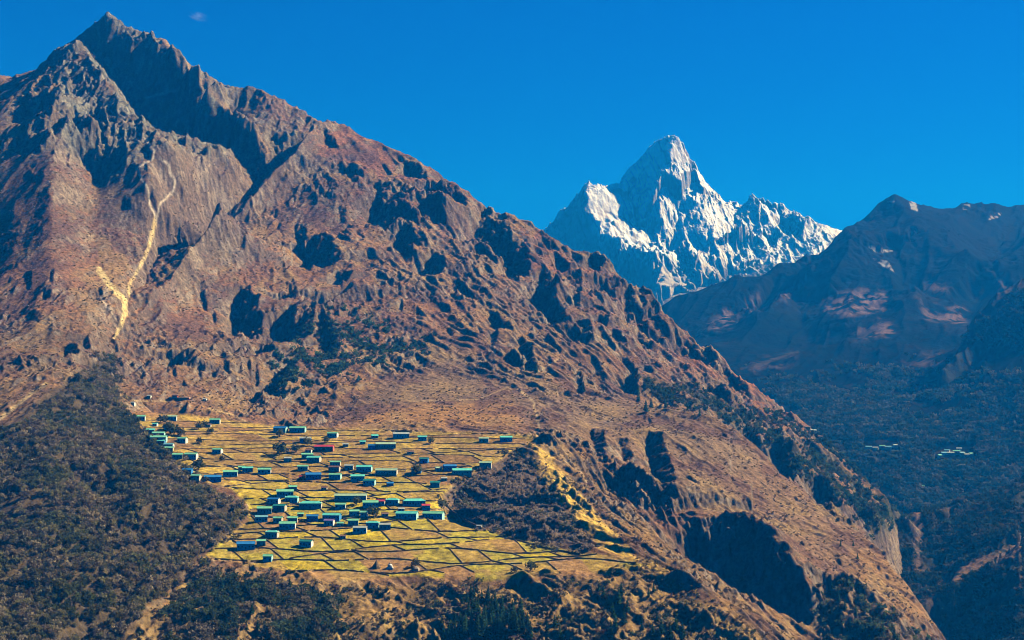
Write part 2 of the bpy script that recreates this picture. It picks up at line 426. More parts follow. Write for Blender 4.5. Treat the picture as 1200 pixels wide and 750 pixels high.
OUT = [
 [(396,193),(408,197),(425,203),(428,213),(412,203),(400,199)],
 [(443,213),(458,215),(458,225),(470,235),(488,250),(485,257),(468,253),(462,267),(455,265),(445,252),(435,240),(440,227)],
 [(468,257),(483,262),(487,280),(483,307),(477,303),(472,288),(463,277),(467,270)],
 [(500,297),(510,292),(517,303),(525,315),(517,320),(507,315),(500,308)],
 [(468,223),(475,218),(482,228),(480,233),(472,230)],
 [(498,238),(507,237),(523,250),(522,263),(508,255),(497,248)],
 [(502,215),(517,216),(528,230),(529,240),(523,243),(515,232),(507,227)],
 [(567,248),(573,247),(583,262),(600,280),(598,293),(577,287),(555,267),(560,257)],
 [(543,270),(550,268),(555,278),(548,285),(542,278)],
 [(563,285),(577,292),(585,303),(573,300),(562,290)],
 [(476,187),(487,193),(503,210),(493,207),(478,198)],
 [(380,165),(388,168),(398,183),(388,182),(380,175)],
 [(397,240),(405,242),(408,251),(399,250)],
 [(600,280),(617,295),(623,313),(618,322),(605,320),(593,298),(590,278)],
 [(625,335),(633,327),(637,313),(645,327),(652,340),(653,355),(662,363),(642,357),(633,347)],
 [(650,295),(660,305),(670,313),(662,317),(653,307)],
 [(670,317),(680,317),(688,338),(680,333),(674,323)],
 [(700,322),(710,322),(730,338),(727,353),(713,347),(700,337)],
 [(735,340),(745,343),(760,354),(760,365),(743,360),(732,355)],
 [(693,299),(702,300),(715,317),(707,315),(695,306)],
 [(560,285),(570,288),(585,303),(578,302),(566,293)],
 [(598,307),(610,327),(604,325),(594,313)],
 [(673,345),(679,347),(681,356),(674,352)],
 [(630,285),(638,287),(641,293),(633,291)],
 [(627,340),(650,340),(652,353),(663,362),(663,373),(650,372),(637,350)],
 [(662,375),(677,378),(697,395),(688,398),(673,388)],
 [(577,365),(583,370),(593,388),(588,388),(579,380)],
 [(577,388),(583,387),(583,405),(575,405)],
 [(618,413),(623,413),(630,437),(618,435)],
 [(678,440),(683,442),(684,460),(677,457)],
 [(593,412),(600,417),(610,427),(605,428),(595,422)],
 [(717,380),(728,390),(727,407),(722,395)],
 [(728,412),(738,418),(747,435),(748,462),(737,453),(730,442),(740,433)],
 [(693,413),(700,418),(713,437),(706,434)],
 [(702,365),(715,373),(712,378),(703,372)],
 [(730,362),(764,362),(775,372),(782,390),(770,390),(753,378),(740,370)],
 [(790,392),(803,394),(820,411),(840,424),(840,430),(827,425),(810,415),(792,402)],
 [(857,447),(863,448),(875,460),(880,470),(870,467),(858,458)],
 [(823,433),(837,450),(857,470),(850,468),(833,457)],
 [(347,257),(358,262),(362,275),(368,280),(380,275),(392,283),(398,297),(397,305),(363,305),(360,290),(350,272)],
 [(278,338),(292,333),(295,345),(307,352),(297,360),(308,367),(307,380),(288,383),(283,372),(275,365),(273,355)],
 [(313,370),(327,365),(340,358),(353,363),(360,370),(355,378),(370,375),(368,390),(353,398),(333,398),(325,383)],
 [(380,342),(390,345),(407,333),(415,348),(393,353),(387,367),(373,378),(377,363)],
 [(303,397),(320,400),(323,410),(303,408)],
 [(283,395),(288,407),(270,407)],
 [(302,450),(315,435),(333,417),(353,407),(347,437),(333,463),(310,463)],
 [(330,340),(347,338),(347,348),(333,357)],
 [(377,380),(387,383),(400,413),(393,417),(380,400)],
 [(412,362),(423,367),(422,383),(410,381)],
 [(402,317),(415,322),(407,330),(400,323)],
 [(200,410),(215,407),(230,412),(230,425),(215,420),(200,425)],
 [(228,283),(246,278),(258,284),(256,303),(240,306),(232,300)],
 [(30,317),(38,318),(37,340),(32,335)],
 [(50,340),(58,337),(62,348),(53,353)],
 [(62,352),(80,338),(80,343),(63,357)],
 [(80,402),(90,407),(93,423),(75,425)],
 [(97,397),(103,393),(107,407),(100,405)],
 [(60,317),(64,318),(62,332),(58,332)],
 [(30,112),(55,113),(72,122),(62,130),(35,128)],
 [(88,130),(100,148),(110,158),(95,160),(87,145)],
 [(113,140),(127,157),(123,170),(116,155)],
 [(20,158),(36,150),(50,134),(58,150),(55,172),(24,173)],
 [(60,140),(75,135),(84,150),(66,163)],
 [(148,175),(156,190),(150,188)],[(167,175),(173,183),(167,185)],
 [(97,180),(112,178),(125,195),(122,208),(108,196)],
 [(803,568),(823,580),(812,578)],
 [(967,672),(985,680),(1000,692),(1000,710),(985,712),(972,700)],
 [(1000,694),(1020,708),(1045,726),(1060,745),(1010,748),(1000,720)],
 [(213,633),(233,612),(243,620),(200,662),(167,705),(127,737),(100,752),(100,740),(143,707),(180,663)],
 [(905,520),(925,530),(940,560),(925,560),(910,540)],
 [(868,500),(880,500),(900,525),(890,528),(875,515)],
 [(955,560),(975,575),(990,600),(975,600),(960,585)],
 [(1000,590),(1015,595),(1030,620),(1015,618)],
]
for p in (BAND1, BAND2): T1.outcrop(p, 1.15, 0.5, cap=62, Lr=.6)
T1.outcrop([(x * .8 + 40, y * .85 + 18) for x, y in CIRQUE], 1.3, 0.5, cap=50, Ll=.1, Lr=.15)
T1.outcrop([(72,52),(77,56),(68,75),(82,100),(90,118),(60,115),(45,108),(14,108),(35,90)], 1.3, 0.0, cap=60, Lr=.3, Ll=.8)
T1.outcrop([(692,502),(708,507),(712,535),(713,547),(733,553),(760,567),(767,583),(787,580),(800,592),(770,600),(735,585),(712,555),(700,530)], 1.02, .4, cap=24, Lr=2.5, Ll=1)
T1.outcrop([(760,505),(775,513),(783,535),(790,555),(792,583),(782,583),(767,548),(758,522)], 1.0, .4, cap=20, Lr=2)
T1.outcrop([(725,515),(735,517),(743,535),(732,537)], .95, .4, cap=10, Lr=2)
T1.outcrop([(800,597),(823,617),(863,613),(897,630),(927,660),(950,673),(955,705),(923,705),(877,683),(843,657),(813,643)], 1.3, .35, cap=66)
for p in ([(856,611),(862,612),(859,645),(853,643)], [(953,664),(961,668),(965,706),(957,702)], [(818,622),(832,632),(838,655),(826,650)], [(893,640),(900,645),(905,672),(897,668)]): T1.outcrop(p, .2, .5, cap=16)
for p in OUT: T1.outcrop(p, 1.22, 0.35, cap=36, Lr=1.5, Ll=.7)
T1.outcrop([(110,550),(140,555),(167,567),(180,587),(167,610),(133,617),(117,583)], 1.1, .4, cap=22, Lr=2)
T1.outcrop([(530,588),(560,592),(590,600),(568,616),(545,606)], 1.0, .4, cap=9, Lr=2)
def lens(r, cx, cy, L, W, ang):
    pts = []
    for i in range(9):
        a = i / 9 * 2 * math.pi; rr = r.uniform(.65, 1.15)
        x, y = L * rr * math.cos(a), W * rr * math.sin(a)
        pts.append((cx + x * math.cos(ang) - y * math.sin(ang), cy + x * math.sin(ang) + y * math.cos(ang)))
    return pts
def crags(T, zones, seed, m=1.45):
    r = random.Random(seed)
    for poly, n, smin, smax, ang in zones:
        p = np.array(poly); k = 0; tries = 0
        while k < n and tries < n * 30:
            tries += 1
            x = r.uniform(p[:, 0].min(), p[:, 0].max()); y = r.uniform(p[:, 1].min(), p[:, 1].max())
            if not inside(poly, np.array([float(x)]), np.array([float(y)]))[0]: continue
            L = smin + (smax - smin) * r.random() ** 2.2
            T.outcrop(lens(r, x, y, L, L * r.uniform(.14, .3), R(ang + r.uniform(-14, 14))), m * r.uniform(.65, 1.0), .35, cap=11, Lr=2.0, Ll=1.0); k += 1
CRAGS = [
 ([(400,165),(600,262),(700,300),(850,430),(960,510),(1000,570),(900,520),(800,470),(700,440),(600,420),(540,380),(470,340),(400,300)], 190, 3, 15, 46),
 ([(470,330),(560,330),(640,380),(740,450),(700,455),(600,425),(520,390)], 60, 2, 7, 60),
 ([(240,290),(330,260),(400,280),(470,330),(500,380),(430,420),(350,470),(260,470),(180,430),(170,400),(240,340)], 100, 3, 11, 75),
 ([(0,300),(100,280),(160,330),(130,400),(60,440),(0,440)], 35, 2, 7, 100),
 ([(0,110),(60,118),(90,130),(150,130),(200,185),(160,215),(100,210),(60,180),(0,160)], 70, 2.5, 8, 70),
 ([(75,60),(95,55),(150,130),(190,180),(140,180),(100,130)], 34, 3, 10, 62),
 ([(215,75),(290,100),(385,148),(320,190),(300,150)], 40, 2.5, 8, 45),
 ([(700,480),(840,500),(960,590),(1040,660),(1060,720),(980,680),(880,590),(780,540)], 40, 2, 6, 50),
 ([(860,500),(950,560),(1040,610),(1010,610),(930,560)], 30, 3, 9, 60),
 ([(250,690),(500,690),(760,680),(860,745),(560,748),(200,748)], 60, 2, 7, 60),
]
crags(T1, CRAGS, 3)

RELIEF = 1.0
# relief: gullies and ribs running down the slopes
def relief1(T):
    X, Y = T.X, T.Y
    px, py = project(X, Y, T.base)
    bl = Layer().poly(BENCH, 1, 3).at(px, py)
    bl = np.maximum(bl, Layer().poly([(400,500),(430,460),(500,430),(600,445),(640,470),(620,505)], .75, 8).at(px, py))
    s5 = Layer().poly([(640,460),(720,466),(840,492),(1040,652),(1110,750),(1060,740),(950,668),(860,608),(800,585),(710,520),(640,500)], .62, 6).at(px, py)
    amp = (1 - bl) * (1 - s5)
    calm = Layer().poly([(0,180),(60,180),(110,200),(150,215),(160,330),(100,330),(0,330)], .6, 10).poly([(390,255),(300,300),(200,370),(240,390),(330,330),(360,330)], .55, 8).poly([(400,160),(600,262),(700,300),(720,330),(600,290),(500,230),(400,190)],.4,5).at(px, py)
    amp = amp * (1 - calm)
    wr = sstep(330, 560, px)                                  # right part drains to the lower right, left part to the lower left
    wx = 18 * noise(X / 160, Y / 160, 40); wy = 18 * noise(X / 160, Y / 160, 41)
    def streak(dx, dy, L, k, seed, o=4):
        n = math.hypot(dx, dy); dx, dy = dx / n, dy / n
        a = (X + wx) * dx + (Y + wy) * dy; b = -(X + wx) * dy + (Y + wy) * dx
        return ridged(b / L, a / (L * k), o, seed)
    right = streak(.75, -.66, 62, 3.2, 1, 5); left = streak(-.35, -.93, 70, 2.6, 9, 5)
    z = 5.5 * (right * wr + left * (1 - wr)) * amp
    z = z + (15 * fbm(X / 260, Y / 260, 3, 21) + 5 * streak(.62, -.78, 105, 4.5, 91, 3) * wr) * amp * .8
    z = z + (3.8 * streak(.75, -.66, 22, 4.5, 51, 4) * wr + 1.8 * streak(-.35, -.93, 24, 2.5, 55, 4) * (1 - wr)) * np.maximum(amp, .06)
    pk = Layer().poly([(30,100),(66,52),(93,45),(125,8),(160,28),(215,60),(330,115),(385,150),(330,190),(300,205),(200,175),(170,190),(120,215),(60,175)], 1, 6).at(px, py)
    z = z + pk * (5.5 * streak(.15, -.98, 30, 3.5, 61, 5) + 3 * ridged(X / 17, Y / 17, 4, 65))
    cliff = Layer().poly([(800,597),(823,612),(863,608),(897,625),(927,655),(955,668),(1000,695),(1040,735),(1000,750),(955,710),(923,710),(877,690),(843,662),(813,648)], 1, 3).poly([(700,530),(760,565),(800,590),(800,640),(735,585)], 1, 3).at(px, py)
    z = z + cliff * 6 * streak(.25, -.97, 24, 3, 69, 4)
    hump = Layer().poly([(190,180),(300,190),(320,215),(250,260),(210,300),(180,280)], 1, 6).at(px, py)
    z = z + hump * 3.5 * streak(-.5, -.85, 26, 3, 67, 4)
    rock = np.clip(fbm(X / 130, Y / 130, 3, 60) * 1.6 + .35, 0, 1) * amp
    z = z + (5.5 * ridged(X / 34, Y / 46, 4, 31) + 2.6 * ridged(X / 13, Y / 15, 3, 35)) * rock
    z = z + 1.0 * fbm(X / 14, Y / 14, 3, 71) * np.maximum(amp, .1) + 1.3 * fbm(X / 30, Y / 30, 2, 75) * s5
    front = Layer().poly([(240,662),(380,686),(600,684),(760,668),(900,750),(960,900),(100,900),(150,735)], 1, 4).at(px, py)
    z = z + front * (3.2 * ridged(X / 60, Y / 90, 4, 81) + 1.5 * ridged(X / 17, Y / 17, 3, 85))
    return z, amp
dz, amp1 = relief1(T1)
sk = sstep(3000, 3250, T1.Y)
T1.z = T1.z + RELIEF * dz * (1 - .45 * sk)
# ---------------------------------------------------------------- land cover of the near massif
def cover1(T):
    X, Y = T.X, T.Y
    px, py = T.pxy()
    nx = px + 5 * fbm(X / 30, Y / 30, 3, 101); ny = py + 4 * fbm(X / 30, Y / 30, 3, 111)
    n1 = fbm(X / 220, Y / 220, 4, 121); n2 = fbm(X / 45, Y / 60, 4, 131); n3 = fbm(X / 9, Y / 9, 3, 141)
    gx = np.gradient(T.z, axis=1) / np.gradient(T.X, axis=1); gy = np.gradient(T.z, axis=0) / np.gradient(T.Y, axis=0)
    slope = np.hypot(gx, gy)
    c = np.zeros(X.shape + (3,)) + np.array([.225, .12, .07])
    c = mixc(c, (.30, .175, .09), sstep(-.1, .7, n1))
    c = mixc(c, (.15, .085, .062), sstep(0, .8, -n1 + .5 * n2))
    c = mixc(c, (.33, .185, .085), .7 * sstep(.15, .8, n2))
    c = mixc(c, (.11, .075, .055), .75 * sstep(.1, .6, n3))
    olive = Layer().poly([(0,400),(130,410),(140,470),(600,500),(640,455),(500,400),(400,450),(280,400),(150,400),(120,380),(0,360)], .6, 15).poly([(540,360),(620,340),(700,400),(760,470),(640,455),(580,420)], .5, 12)
    c = mixc(c, (.19, .135, .06), olive.at(nx, ny) * (.6 + .4 * n2))
    redd = Layer().poly([(300,100),(400,148),(600,258),(700,297),(850,428),(950,500),(900,500),(780,420),(650,330),(500,260),(380,200)], .55, 10)
    c = mixc(c, (.33, .145, .09), redd.at(nx, ny))
    tri = Layer().poly([(400,497),(440,455),(500,400),(560,410),(640,452),(720,466),(840,492),(900,538),(860,560),(760,520),(640,500)], .8, 8)
    c = mixc(c, (.20, .14, .095), tri.at(nx, ny))
    c = mixc(c, (.36, .20, .07), Layer().poly([(418,497),(430,480),(500,474),(600,470),(612,500),(520,503)], .75, 4).at(nx, ny))
    c = mixc(c, (.21, .15, .10), Layer().poly([(720,466),(840,492),(960,580),(1040,650),(1110,750),(1050,740),(950,668),(860,608),(800,585),(720,530),(640,520),(640,470)], .6, 6).at(nx, ny))
    c = mixc(c, (.27, .16, .07), Layer().poly([(1000,640),(1040,650),(1110,750),(1060,740),(1000,680)], .7, 5).at(nx, ny))
    c = mixc(c, (.24, .155, .07), Layer().poly([(640,520),(700,530),(740,600),(830,660),(960,750),(900,760),(760,670),(660,580)], .7, 6).at(nx, ny))
    n5 = fbm(X / 90, Y / 120, 5, 181, .6); c = mixc(c, (.13, .075, .06), .8 * sstep(.15, .55, n5)); c = mixc(c, (.30, .21, .10), .6 * sstep(.15, .6, -n5)); c = c * (1 + .35 * fbm(X / 5, Y / 5, 3, 191))[..., None]
    # rock where it is steep
    rock = sstep(.85, 1.5, slope + .25 * n2)
    rockc = np.zeros(X.shape + (3,)) + np.array([.15, .12, .10]); rockc = mixc(rockc, (.30, .26, .22), sstep(0, .8, n3 + n2))
    c = c * (1 - rock[..., None] * .75) + rockc * rock[..., None] * .75
    grey = Layer().poly([(66,52),(93,45),(125,13),(160,28),(215,60),(290,150),(295,180),(240,182),(200,172),(170,180),(150,205),(125,212),(80,175),(60,115)], .85, 5).poly([(0,100),(60,100),(90,160),(60,178),(10,175),(0,150)],.35,6).poly([(225,75),(285,98),(320,108),(385,150),(330,185),(300,150)], .45, 6)
    g = grey.at(nx, ny) * np.clip(.75 + .5 * n2, 0, 1)
    gc = np.zeros(X.shape + (3,)) + np.array([.15, .16, .145]); gc = mixc(gc, (.30, .31, .26), sstep(-.1, .5, fbm(X / 12, Y / 25, 3, 151))); gc = mixc(gc, (.09,.10,.10), sstep(.1,.6,fbm(X/20,Y/16,3,156)))
    c = c * (1 - g[..., None]) + gc * g[..., None]
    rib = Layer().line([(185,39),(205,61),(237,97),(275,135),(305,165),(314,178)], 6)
    c = mixc(c, (.42, .27, .15), .5 * rib.at(px + .5 * (nx - px), py))  # sunlit crest of the rib, painted paler
    # pale slips and stream beds
    deb = Layer().poly([(113,313),(117,312),(133,334),(151,351),(149,371),(135,398),(132,397),(143,370),(142,354),(125,336),(113,318)], 1, 0)
    deb.poly([(182,250),(184,262),(177,290),(164,317),(155,332),(151,350),(149,345),(151,331),(160,317),(173,288),(179,262)], .9, 0)
    cx_ = px + .25 * (nx - px)
    c = mixc(c, (.62, .50, .24), deb.at(cx_, py) * np.clip(.9 + .5 * n3, .3, 1))
    st = Layer().line([(170,163),(181,176),(180,186),(160,197),(166,210),(174,222),(176,240),(184,255)], 2.2).line([(188,186),(198,193),(199,203),(206,213),(203,225),(188,238),(184,258)], 2)
    st.line([(118,348),(128,362),(137,375)], 1.6, .7).line([(265,178),(250,190),(232,206)], 1.5, .4).line([(160,117),(182,112),(210,105)], 1.8, .8)
    c = mixc(c, (.62, .55, .45), st.at(cx_, py))
    path = Layer().line([(54,450),(38,460),(24,472),(10,483),(-40,520)], 4.5).line([(244,478),(270,485),(290,495)], 1.5, .8).line([(130,458),(160,470),(200,470)], 1.3, .7).line([(600,450),(625,470),(632,500),(628,520),(640,545)], 2.2, .8).line([(480,470),(560,468),(600,452)], 1.2, .5).line([(625,440),(640,430),(655,420)], 1.5, .7).line([(225,662),(195,680),(160,700)],1.5,.8).line([(400,686),(440,674),(455,668)],1.5,.7)
    c = mixc(c, (.52, .40, .22), path.at(cx_, py))
    # yellow grass on the spur, with the sunlight on its crest painted in as brightness
    yl = Layer().poly([(624,520),(640,524),(655,550),(690,590),(735,640),(752,660),(740,662),(700,640),(668,600),(640,570),(622,540)], .95, 2).poly([(770,655),(740,652),(752,668),(790,680)], .5, 3)
    c = mixc(c, (.66, .46, .10), yl.at(nx, ny) * np.clip(.85 + n3 * .7, .2, 1))
    # scrub on the knoll, forest floors
    kn = Layer().poly([(520,585),(530,562),(570,545),(600,528),(622,520),(640,560),(668,600),(700,642),(640,642),(560,616)], .85, 4)
    c = mixc(c, (.13, .10, .085), kn.at(nx, ny))
    fo = Layer().poly([(-220,470),(0,500),(60,455),(130,408),(133,440),(150,490),(195,525),(235,565),(290,600),(270,630),(235,655),(200,690),(150,730),(110,900),(-220,900)], .95, 4)
    fo.poly([(0,400),(70,380),(120,400),(60,455),(0,500)], .35, 10)
    c = mixc(c, (.085, .068, .045), fo.at(nx, ny))
    fr = Layer().poly([(240,662),(380,686),(600,684),(760,668),(900,750),(960,900),(100,900),(150,735)], .7, 4).at(nx, ny)
    c = mixc(c, (.30, .21, .08), fr * .85); c = mixc(c, (.12, .085, .04), fr * sstep(.1, .6, n2)); c = mixc(c, (.36, .26, .09), fr * sstep(.15, .6, -n2) * .8)
    f1 = Layer().poly([(740,440),(800,470),(840,485),(960,575),(1025,630),(1070,605),(980,535),(930,520),(860,470),(800,450)], .9, 8).at(nx, ny)
    c = mixc(c, (.035, .05, .028), f1 * sstep(-.35, .15, fbm(X / 60, Y / 60, 3, 171)))
    # fields
    inb = Layer().poly(BENCH, 1, 1).at(px, py)
    pid, tone = field_plots(px, py)
    fc = np.zeros(X.shape + (3,)) + np.array([.36, .26, .065])
    fc = mixc(fc, (.37, .32, .045), sstep(.4, .5, tone)); fc = mixc(fc, (.50, .40, .035), sstep(.78, .82, tone)); fc = mixc(fc, (.33, .20, .085), sstep(.14, .1, tone))
    up = sstep(600, 540, py)[..., None]
    fc = fc * (1 - up * .55) + up * .55 * (np.array([.34, .22, .075]) * (.5 + .9 * tone[..., None]))
    fc = fc * (1 + .45 * n3[..., None]) * (1 + .3 * n2[..., None])
    inb = inb * (1 - .55 * sstep(.2, .55, n2 + .5 * sstep(664, 676, py)))
    c = c * (1 - inb[..., None]) + fc * inb[..., None]
    return c
# field rows: lines across the bench, each a gentle curve (plan coordinates)
ROWY = [490,495,500,505,510,515,520,525.5,531,536.5,542,548,554,560,567,574,581,589,597,605.5,614,623,632,641,650,659,668,678]
def row_y(k, x):
    y = ROWY[k]; a = (y - 490) / 190.0
    return y + 3.2 * math.sin(x / 60.0 + k * 1.7) * (.35 + a) - (x - 400) * .03 * a + 1.5 * math.sin(x / 23. + k * 2.9) * (.3 + a)
_rr = random.Random(5)
BREAKS = []
for k in range(len(ROWY) - 1):
    x = 150 + _rr.random() * 40; b = []
    while x < 790:
        b.append(x); x += _rr.uniform(24, 58) * (.9 + .35 * (k / 27))
    BREAKS.append(b)
TONE = [[_rr.random() for _ in range(len(b) + 1)] for b in BREAKS]
def cross_x(k, j, f): return BREAKS[k][j] + (f - .5) * 16          # cross walls lean down to the right
def field_plots(px, py):
    xs = np.arange(CX0, CX0 + CW)
    rows = np.array([[row_y(k, x) for x in xs] for k in range(len(ROWY))])
    xi = np.clip((px - CX0).astype(int), 0, CW - 1)
    k = np.zeros(px.shape, int)
    for r in range(len(ROWY)): k += (py > rows[r][xi])
    k = np.clip(k - 1, 0, len(ROWY) - 2)
    tone = np.zeros(px.shape)
    for r in range(len(ROWY) - 1):
        m = (k == r) & (py > 470) & (py < 700)
        if not m.any(): continue
        f = (py[m] - rows[r][xi[m]]) / np.maximum(rows[r + 1][xi[m]] - rows[r][xi[m]], 1)
        j = np.searchsorted(np.array(BREAKS[r]), px[m] - (np.clip(f, 0, 1) - .5) * 16)
        tone[m] = np.array(TONE[r])[j]
    return k, tone
land = land_material("hillside_ground", 5.0, 1.6, var=.6)
T1.build("mountain", land, cover1(T1), "steep brown rocky mountainside with a terraced village bench and jagged grey summit", "mountain")
# ================================================================ valley sides to the right
F4_lines = [
 [(700,420,5600),(740,375,5600),(770,355,5600),(800,338,5600),(830,332,5600),(845,328,5600),(860,317,5620),(890,323,5650),(917,311,5700),(943,303,5750),(973,283,5850),(990,270,5900),(1010,253,5950),(1022,247,5960),(1030,240,5970),(1038,230,5990),(1047,222,6000),(1056,228,6020),(1066,230,6050),(1075,234,6080),(1100,241,6200),(1112,243,6250),(1130,238,6300),(1140,243,6300),(1148,240,6300),(1162,235,6320),(1172,240,6350),(1185,243,6400),(1200,244,6450),(1245,238,6550),(1300,190,6700),(1440,130,6900)],
 [(990,272,5890),(960,320,5450),(905,365,5050),(870,400,4850)],
 [(860,320,5600),(845,355,5300),(825,388,5050)],
 [(800,345,5550),(790,380,5250)],
 [(930,330,5480),(940,380,5000),(950,410,4750)],
 [(1047,224,5990),(1075,270,5700),(1105,295,5500),(1140,325,5350),(1100,350,5000),(1040,380,4750)],
 [(1020,290,5560),(1000,335,5150),(990,375,4850)],
 [(1180,270,6100),(1170,310,5700),(1130,370,4900)],
 [(740,430,4600),(800,425,4500),(870,430,4400),(940,415,4550),(985,410,4500),(1060,430,4350),(1120,400,4500),(1200,370,4600)],
 [(900,450,4150),(950,470,4000),(1060,470,3950),(1150,460,3850),(1240,440,3800)],
 [(900,500,3850),(950,500,3750),(1050,520,3600),(1130,522,3600),(1210,510,3600)],
 [(940,560,3500),(1000,555,3480),(1070,592,3300),(1130,588,3350),(1210,570,3400),(1440,540,3300)],
 [(900,620,3200),(1070,640,3100),(1200,640,3100),(1440,640,3100)],
 [(1400,230,6500),(1400,260,5900),(1410,280,4900),(1420,300,4400),(1420,330,3700),(1420,400,3100)],  # unseen ridge beyond the right edge, added for its shade, kept low
 [(1280,380,4000),(1290,320,4700),(1290,260,5400)],
 [(700,560,3900),(700,640,3200),(640,480,5000),(560,520,5600)],
 [(700,700,6400),(900,600,6500),(1047,500,6900),(1300,480,7600),(1440,480,7700)],
]
ts4 = grade([(.02,.09,20),(.09,.375,int(440*QUAL)),(.375,.52,60)])
Ys4 = grade([(3050,3300,40),(3300,4600,int(330*QUAL)),(4600,6500,int(420*QUAL)),(6500,7600,20)])
T4 = Terrain(F4_lines, ts4, Ys4, smooth=3)
for p in ([(1050,285),(1103,278),(1140,325),(1100,345),(1060,330)], [(940,310),(985,276),(1000,300),(960,350),(930,345)], [(880,345),(915,320),(940,330),(900,365)]):
    T4.outcrop(p, 1.2, .5, cap=90)
for p in ([(825,387),(850,363),(867,367),(857,383)], [(910,350),(928,338),(923,352)], [(863,357),(897,340),(883,360)], [(987,340),(1017,337),(1047,347),(1033,363),(987,373),(960,363)], [(1080,330),(1117,338),(1100,343)], [(1067,340),(1100,367),(1133,363),(1130,377),(1093,373)], [(1158,317),(1183,337),(1177,340)]):
    T4.outcrop(p, 0.15, .5, cap=60)
def relief(T, A, L, seed, d=(-.6, -.8), k=2.4, rot=1.0):
    A = A * RELIEF
    X, Y = T.X, T.Y
    wx = .3 * L * noise(X / (2.5 * L), Y / (2.5 * L), seed); wy = .3 * L * noise(X / (2.5 * L), Y / (2.5 * L), seed + 1)
    a = (X + wx) * d[0] + (Y + wy) * d[1]; b = -(X + wx) * d[1] + (Y + wy) * d[0]
    return A * ridged(b / L, a / (k * L), 5, seed + 2) + .45 * rot * A * ridged(X / (L * .35), Y / (L * .35), 4, seed + 9)
T4.z += relief(T4, 26, 360, 201, (-.5, -.85), 3.0, .12) * sstep(3300, 4600, T4.Y) + relief(T4, 6, 90, 231, (-.5, -.85), 3.5, .2)
def cover4(T):
    X, Y = T.X, T.Y; px, py = T.pxy()
    n1 = fbm(X / 300, Y / 300, 4, 301); n2 = fbm(X / 60, Y / 60, 4, 305)
    c = np.zeros(X.shape + (3,)) + np.array([.06, .085, .075])
    c = mixc(c, (.12, .12, .10), sstep(-.1, .5, n1))
    nx = px + 8 * fbm(X / 120, Y / 120, 3, 311); ny = py + 6 * fbm(X / 120, Y / 120, 3, 312)
    up = sstep(330, 290, ny); c = mixc(c, (.12, .12, .11), up * .8)
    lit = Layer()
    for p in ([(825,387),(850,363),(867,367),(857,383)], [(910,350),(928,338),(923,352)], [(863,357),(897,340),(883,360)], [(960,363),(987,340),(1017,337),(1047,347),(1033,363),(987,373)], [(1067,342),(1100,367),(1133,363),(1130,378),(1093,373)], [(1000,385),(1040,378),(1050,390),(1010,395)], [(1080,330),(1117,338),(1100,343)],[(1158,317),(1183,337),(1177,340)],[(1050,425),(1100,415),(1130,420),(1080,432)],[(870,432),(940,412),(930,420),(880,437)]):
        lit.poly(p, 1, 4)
    c = mixc(c, (2.0, 1.3, 1.1), lit.at(nx, ny) * .85 * sstep(-.3, .3, n2))  # sunlit patches of the slope, their light painted in as much paler colour
    fo = sstep(400, 450, ny + 25 * n1)
    c = mixc(c, (.035, .045, .028), fo * np.clip(.85 + .8 * n2, .2, 1))
    c = mixc(c, (.20, .17, .13), fo * sstep(.45, .7, n2) * .7)
    tr = Layer().line([(1088,550),(1092,547),(1105,543)], 3, .8).line([(870,432),(905,422),(935,412)], 3, .7).line([(1092,533),(1105,528),(1130,530)], 3, .6)
    c = mixc(c, (.45, .38, .28), tr.at(nx * .3 + px * .7, py))
    sn = Layer()
    for p in ([(1010,287),(1020,290),(1047,294),(1030,297),(1015,293)], [(1065,235),(1072,233),(1076,248),(1068,245)], [(1130,240),(1137,240),(1136,246),(1128,246)], [(1164,250),(1176,249),(1170,255),(1158,258)], [(1040,236),(1049,236),(1046,238)],[(1068,277),(1080,278),(1074,279)],[(1022,302),(1040,306),(1050,320),(1035,312)]): sn.poly(p, 1, 0)
    c = mixc(c, (3., 3., 3.), sn.at(px, py) * sstep(-.3, .1, n2))
    return c
land_far = land_material("valley_ground", 22.0, 5.0, var=.35)
T4.build("far_hills", land_far, cover4(T4), "hazy blue forested valley side rising to a jagged dark ridge right of the snow peak", "hills", gain=.10)  # low gain darkens the whole valley side in place of shade

F6_lines = [   # dark spur at the right edge, nearer than the far valley side
 [(1100,430,4000),(1128,405,4100),(1131,388,4150),(1141,367,4200),(1170,341,4250),(1200,322,4300),(1300,262,4400),(1440,200,4500)],
 [(1115,425,4060),(1132,412,4080),(1160,412,4070),(1210,400,4050),(1320,360,4000),(1440,330,3950)],
 [(1090,520,3900),(1150,500,3900),(1215,490,3900),(1440,480,3800)], [(1080,620,3400),(1210,620,3400),(1440,620,3300)],
 [(1090,520,4500),(1200,520,4900),(1440,500,5200)],
]
ts6 = grade([(.285,.375,int(150*QUAL)),(.375,.52,50)]); Ys6 = grade([(3200,4400,int(260*QUAL)),(4400,5200,12)])
T6 = Terrain(F6_lines, ts6, Ys6, smooth=3)
T6.z += relief(T6, 10, 120, 241) * sstep(.285, .31, T6.X / T6.Y)
def coverdark(T, s=1.0):
    X, Y = T.X, T.Y
    n1 = fbm(X / 120, Y / 120, 4, 401); n2 = fbm(X / 25, Y / 25, 3, 405)
    c = np.zeros(X.shape + (3,)) + np.array([.04, .042, .03]) * s
    c = mixc(c, (.09, .065, .05), sstep(.1, .6, n1)); return mixc(c, (.028, .036, .022), sstep(0, .5, n2))
T6.build("hill_spur", land_far, coverdark(T6), "dark spur of hill cutting in at the right edge above the valley", "hill", gain=.9)

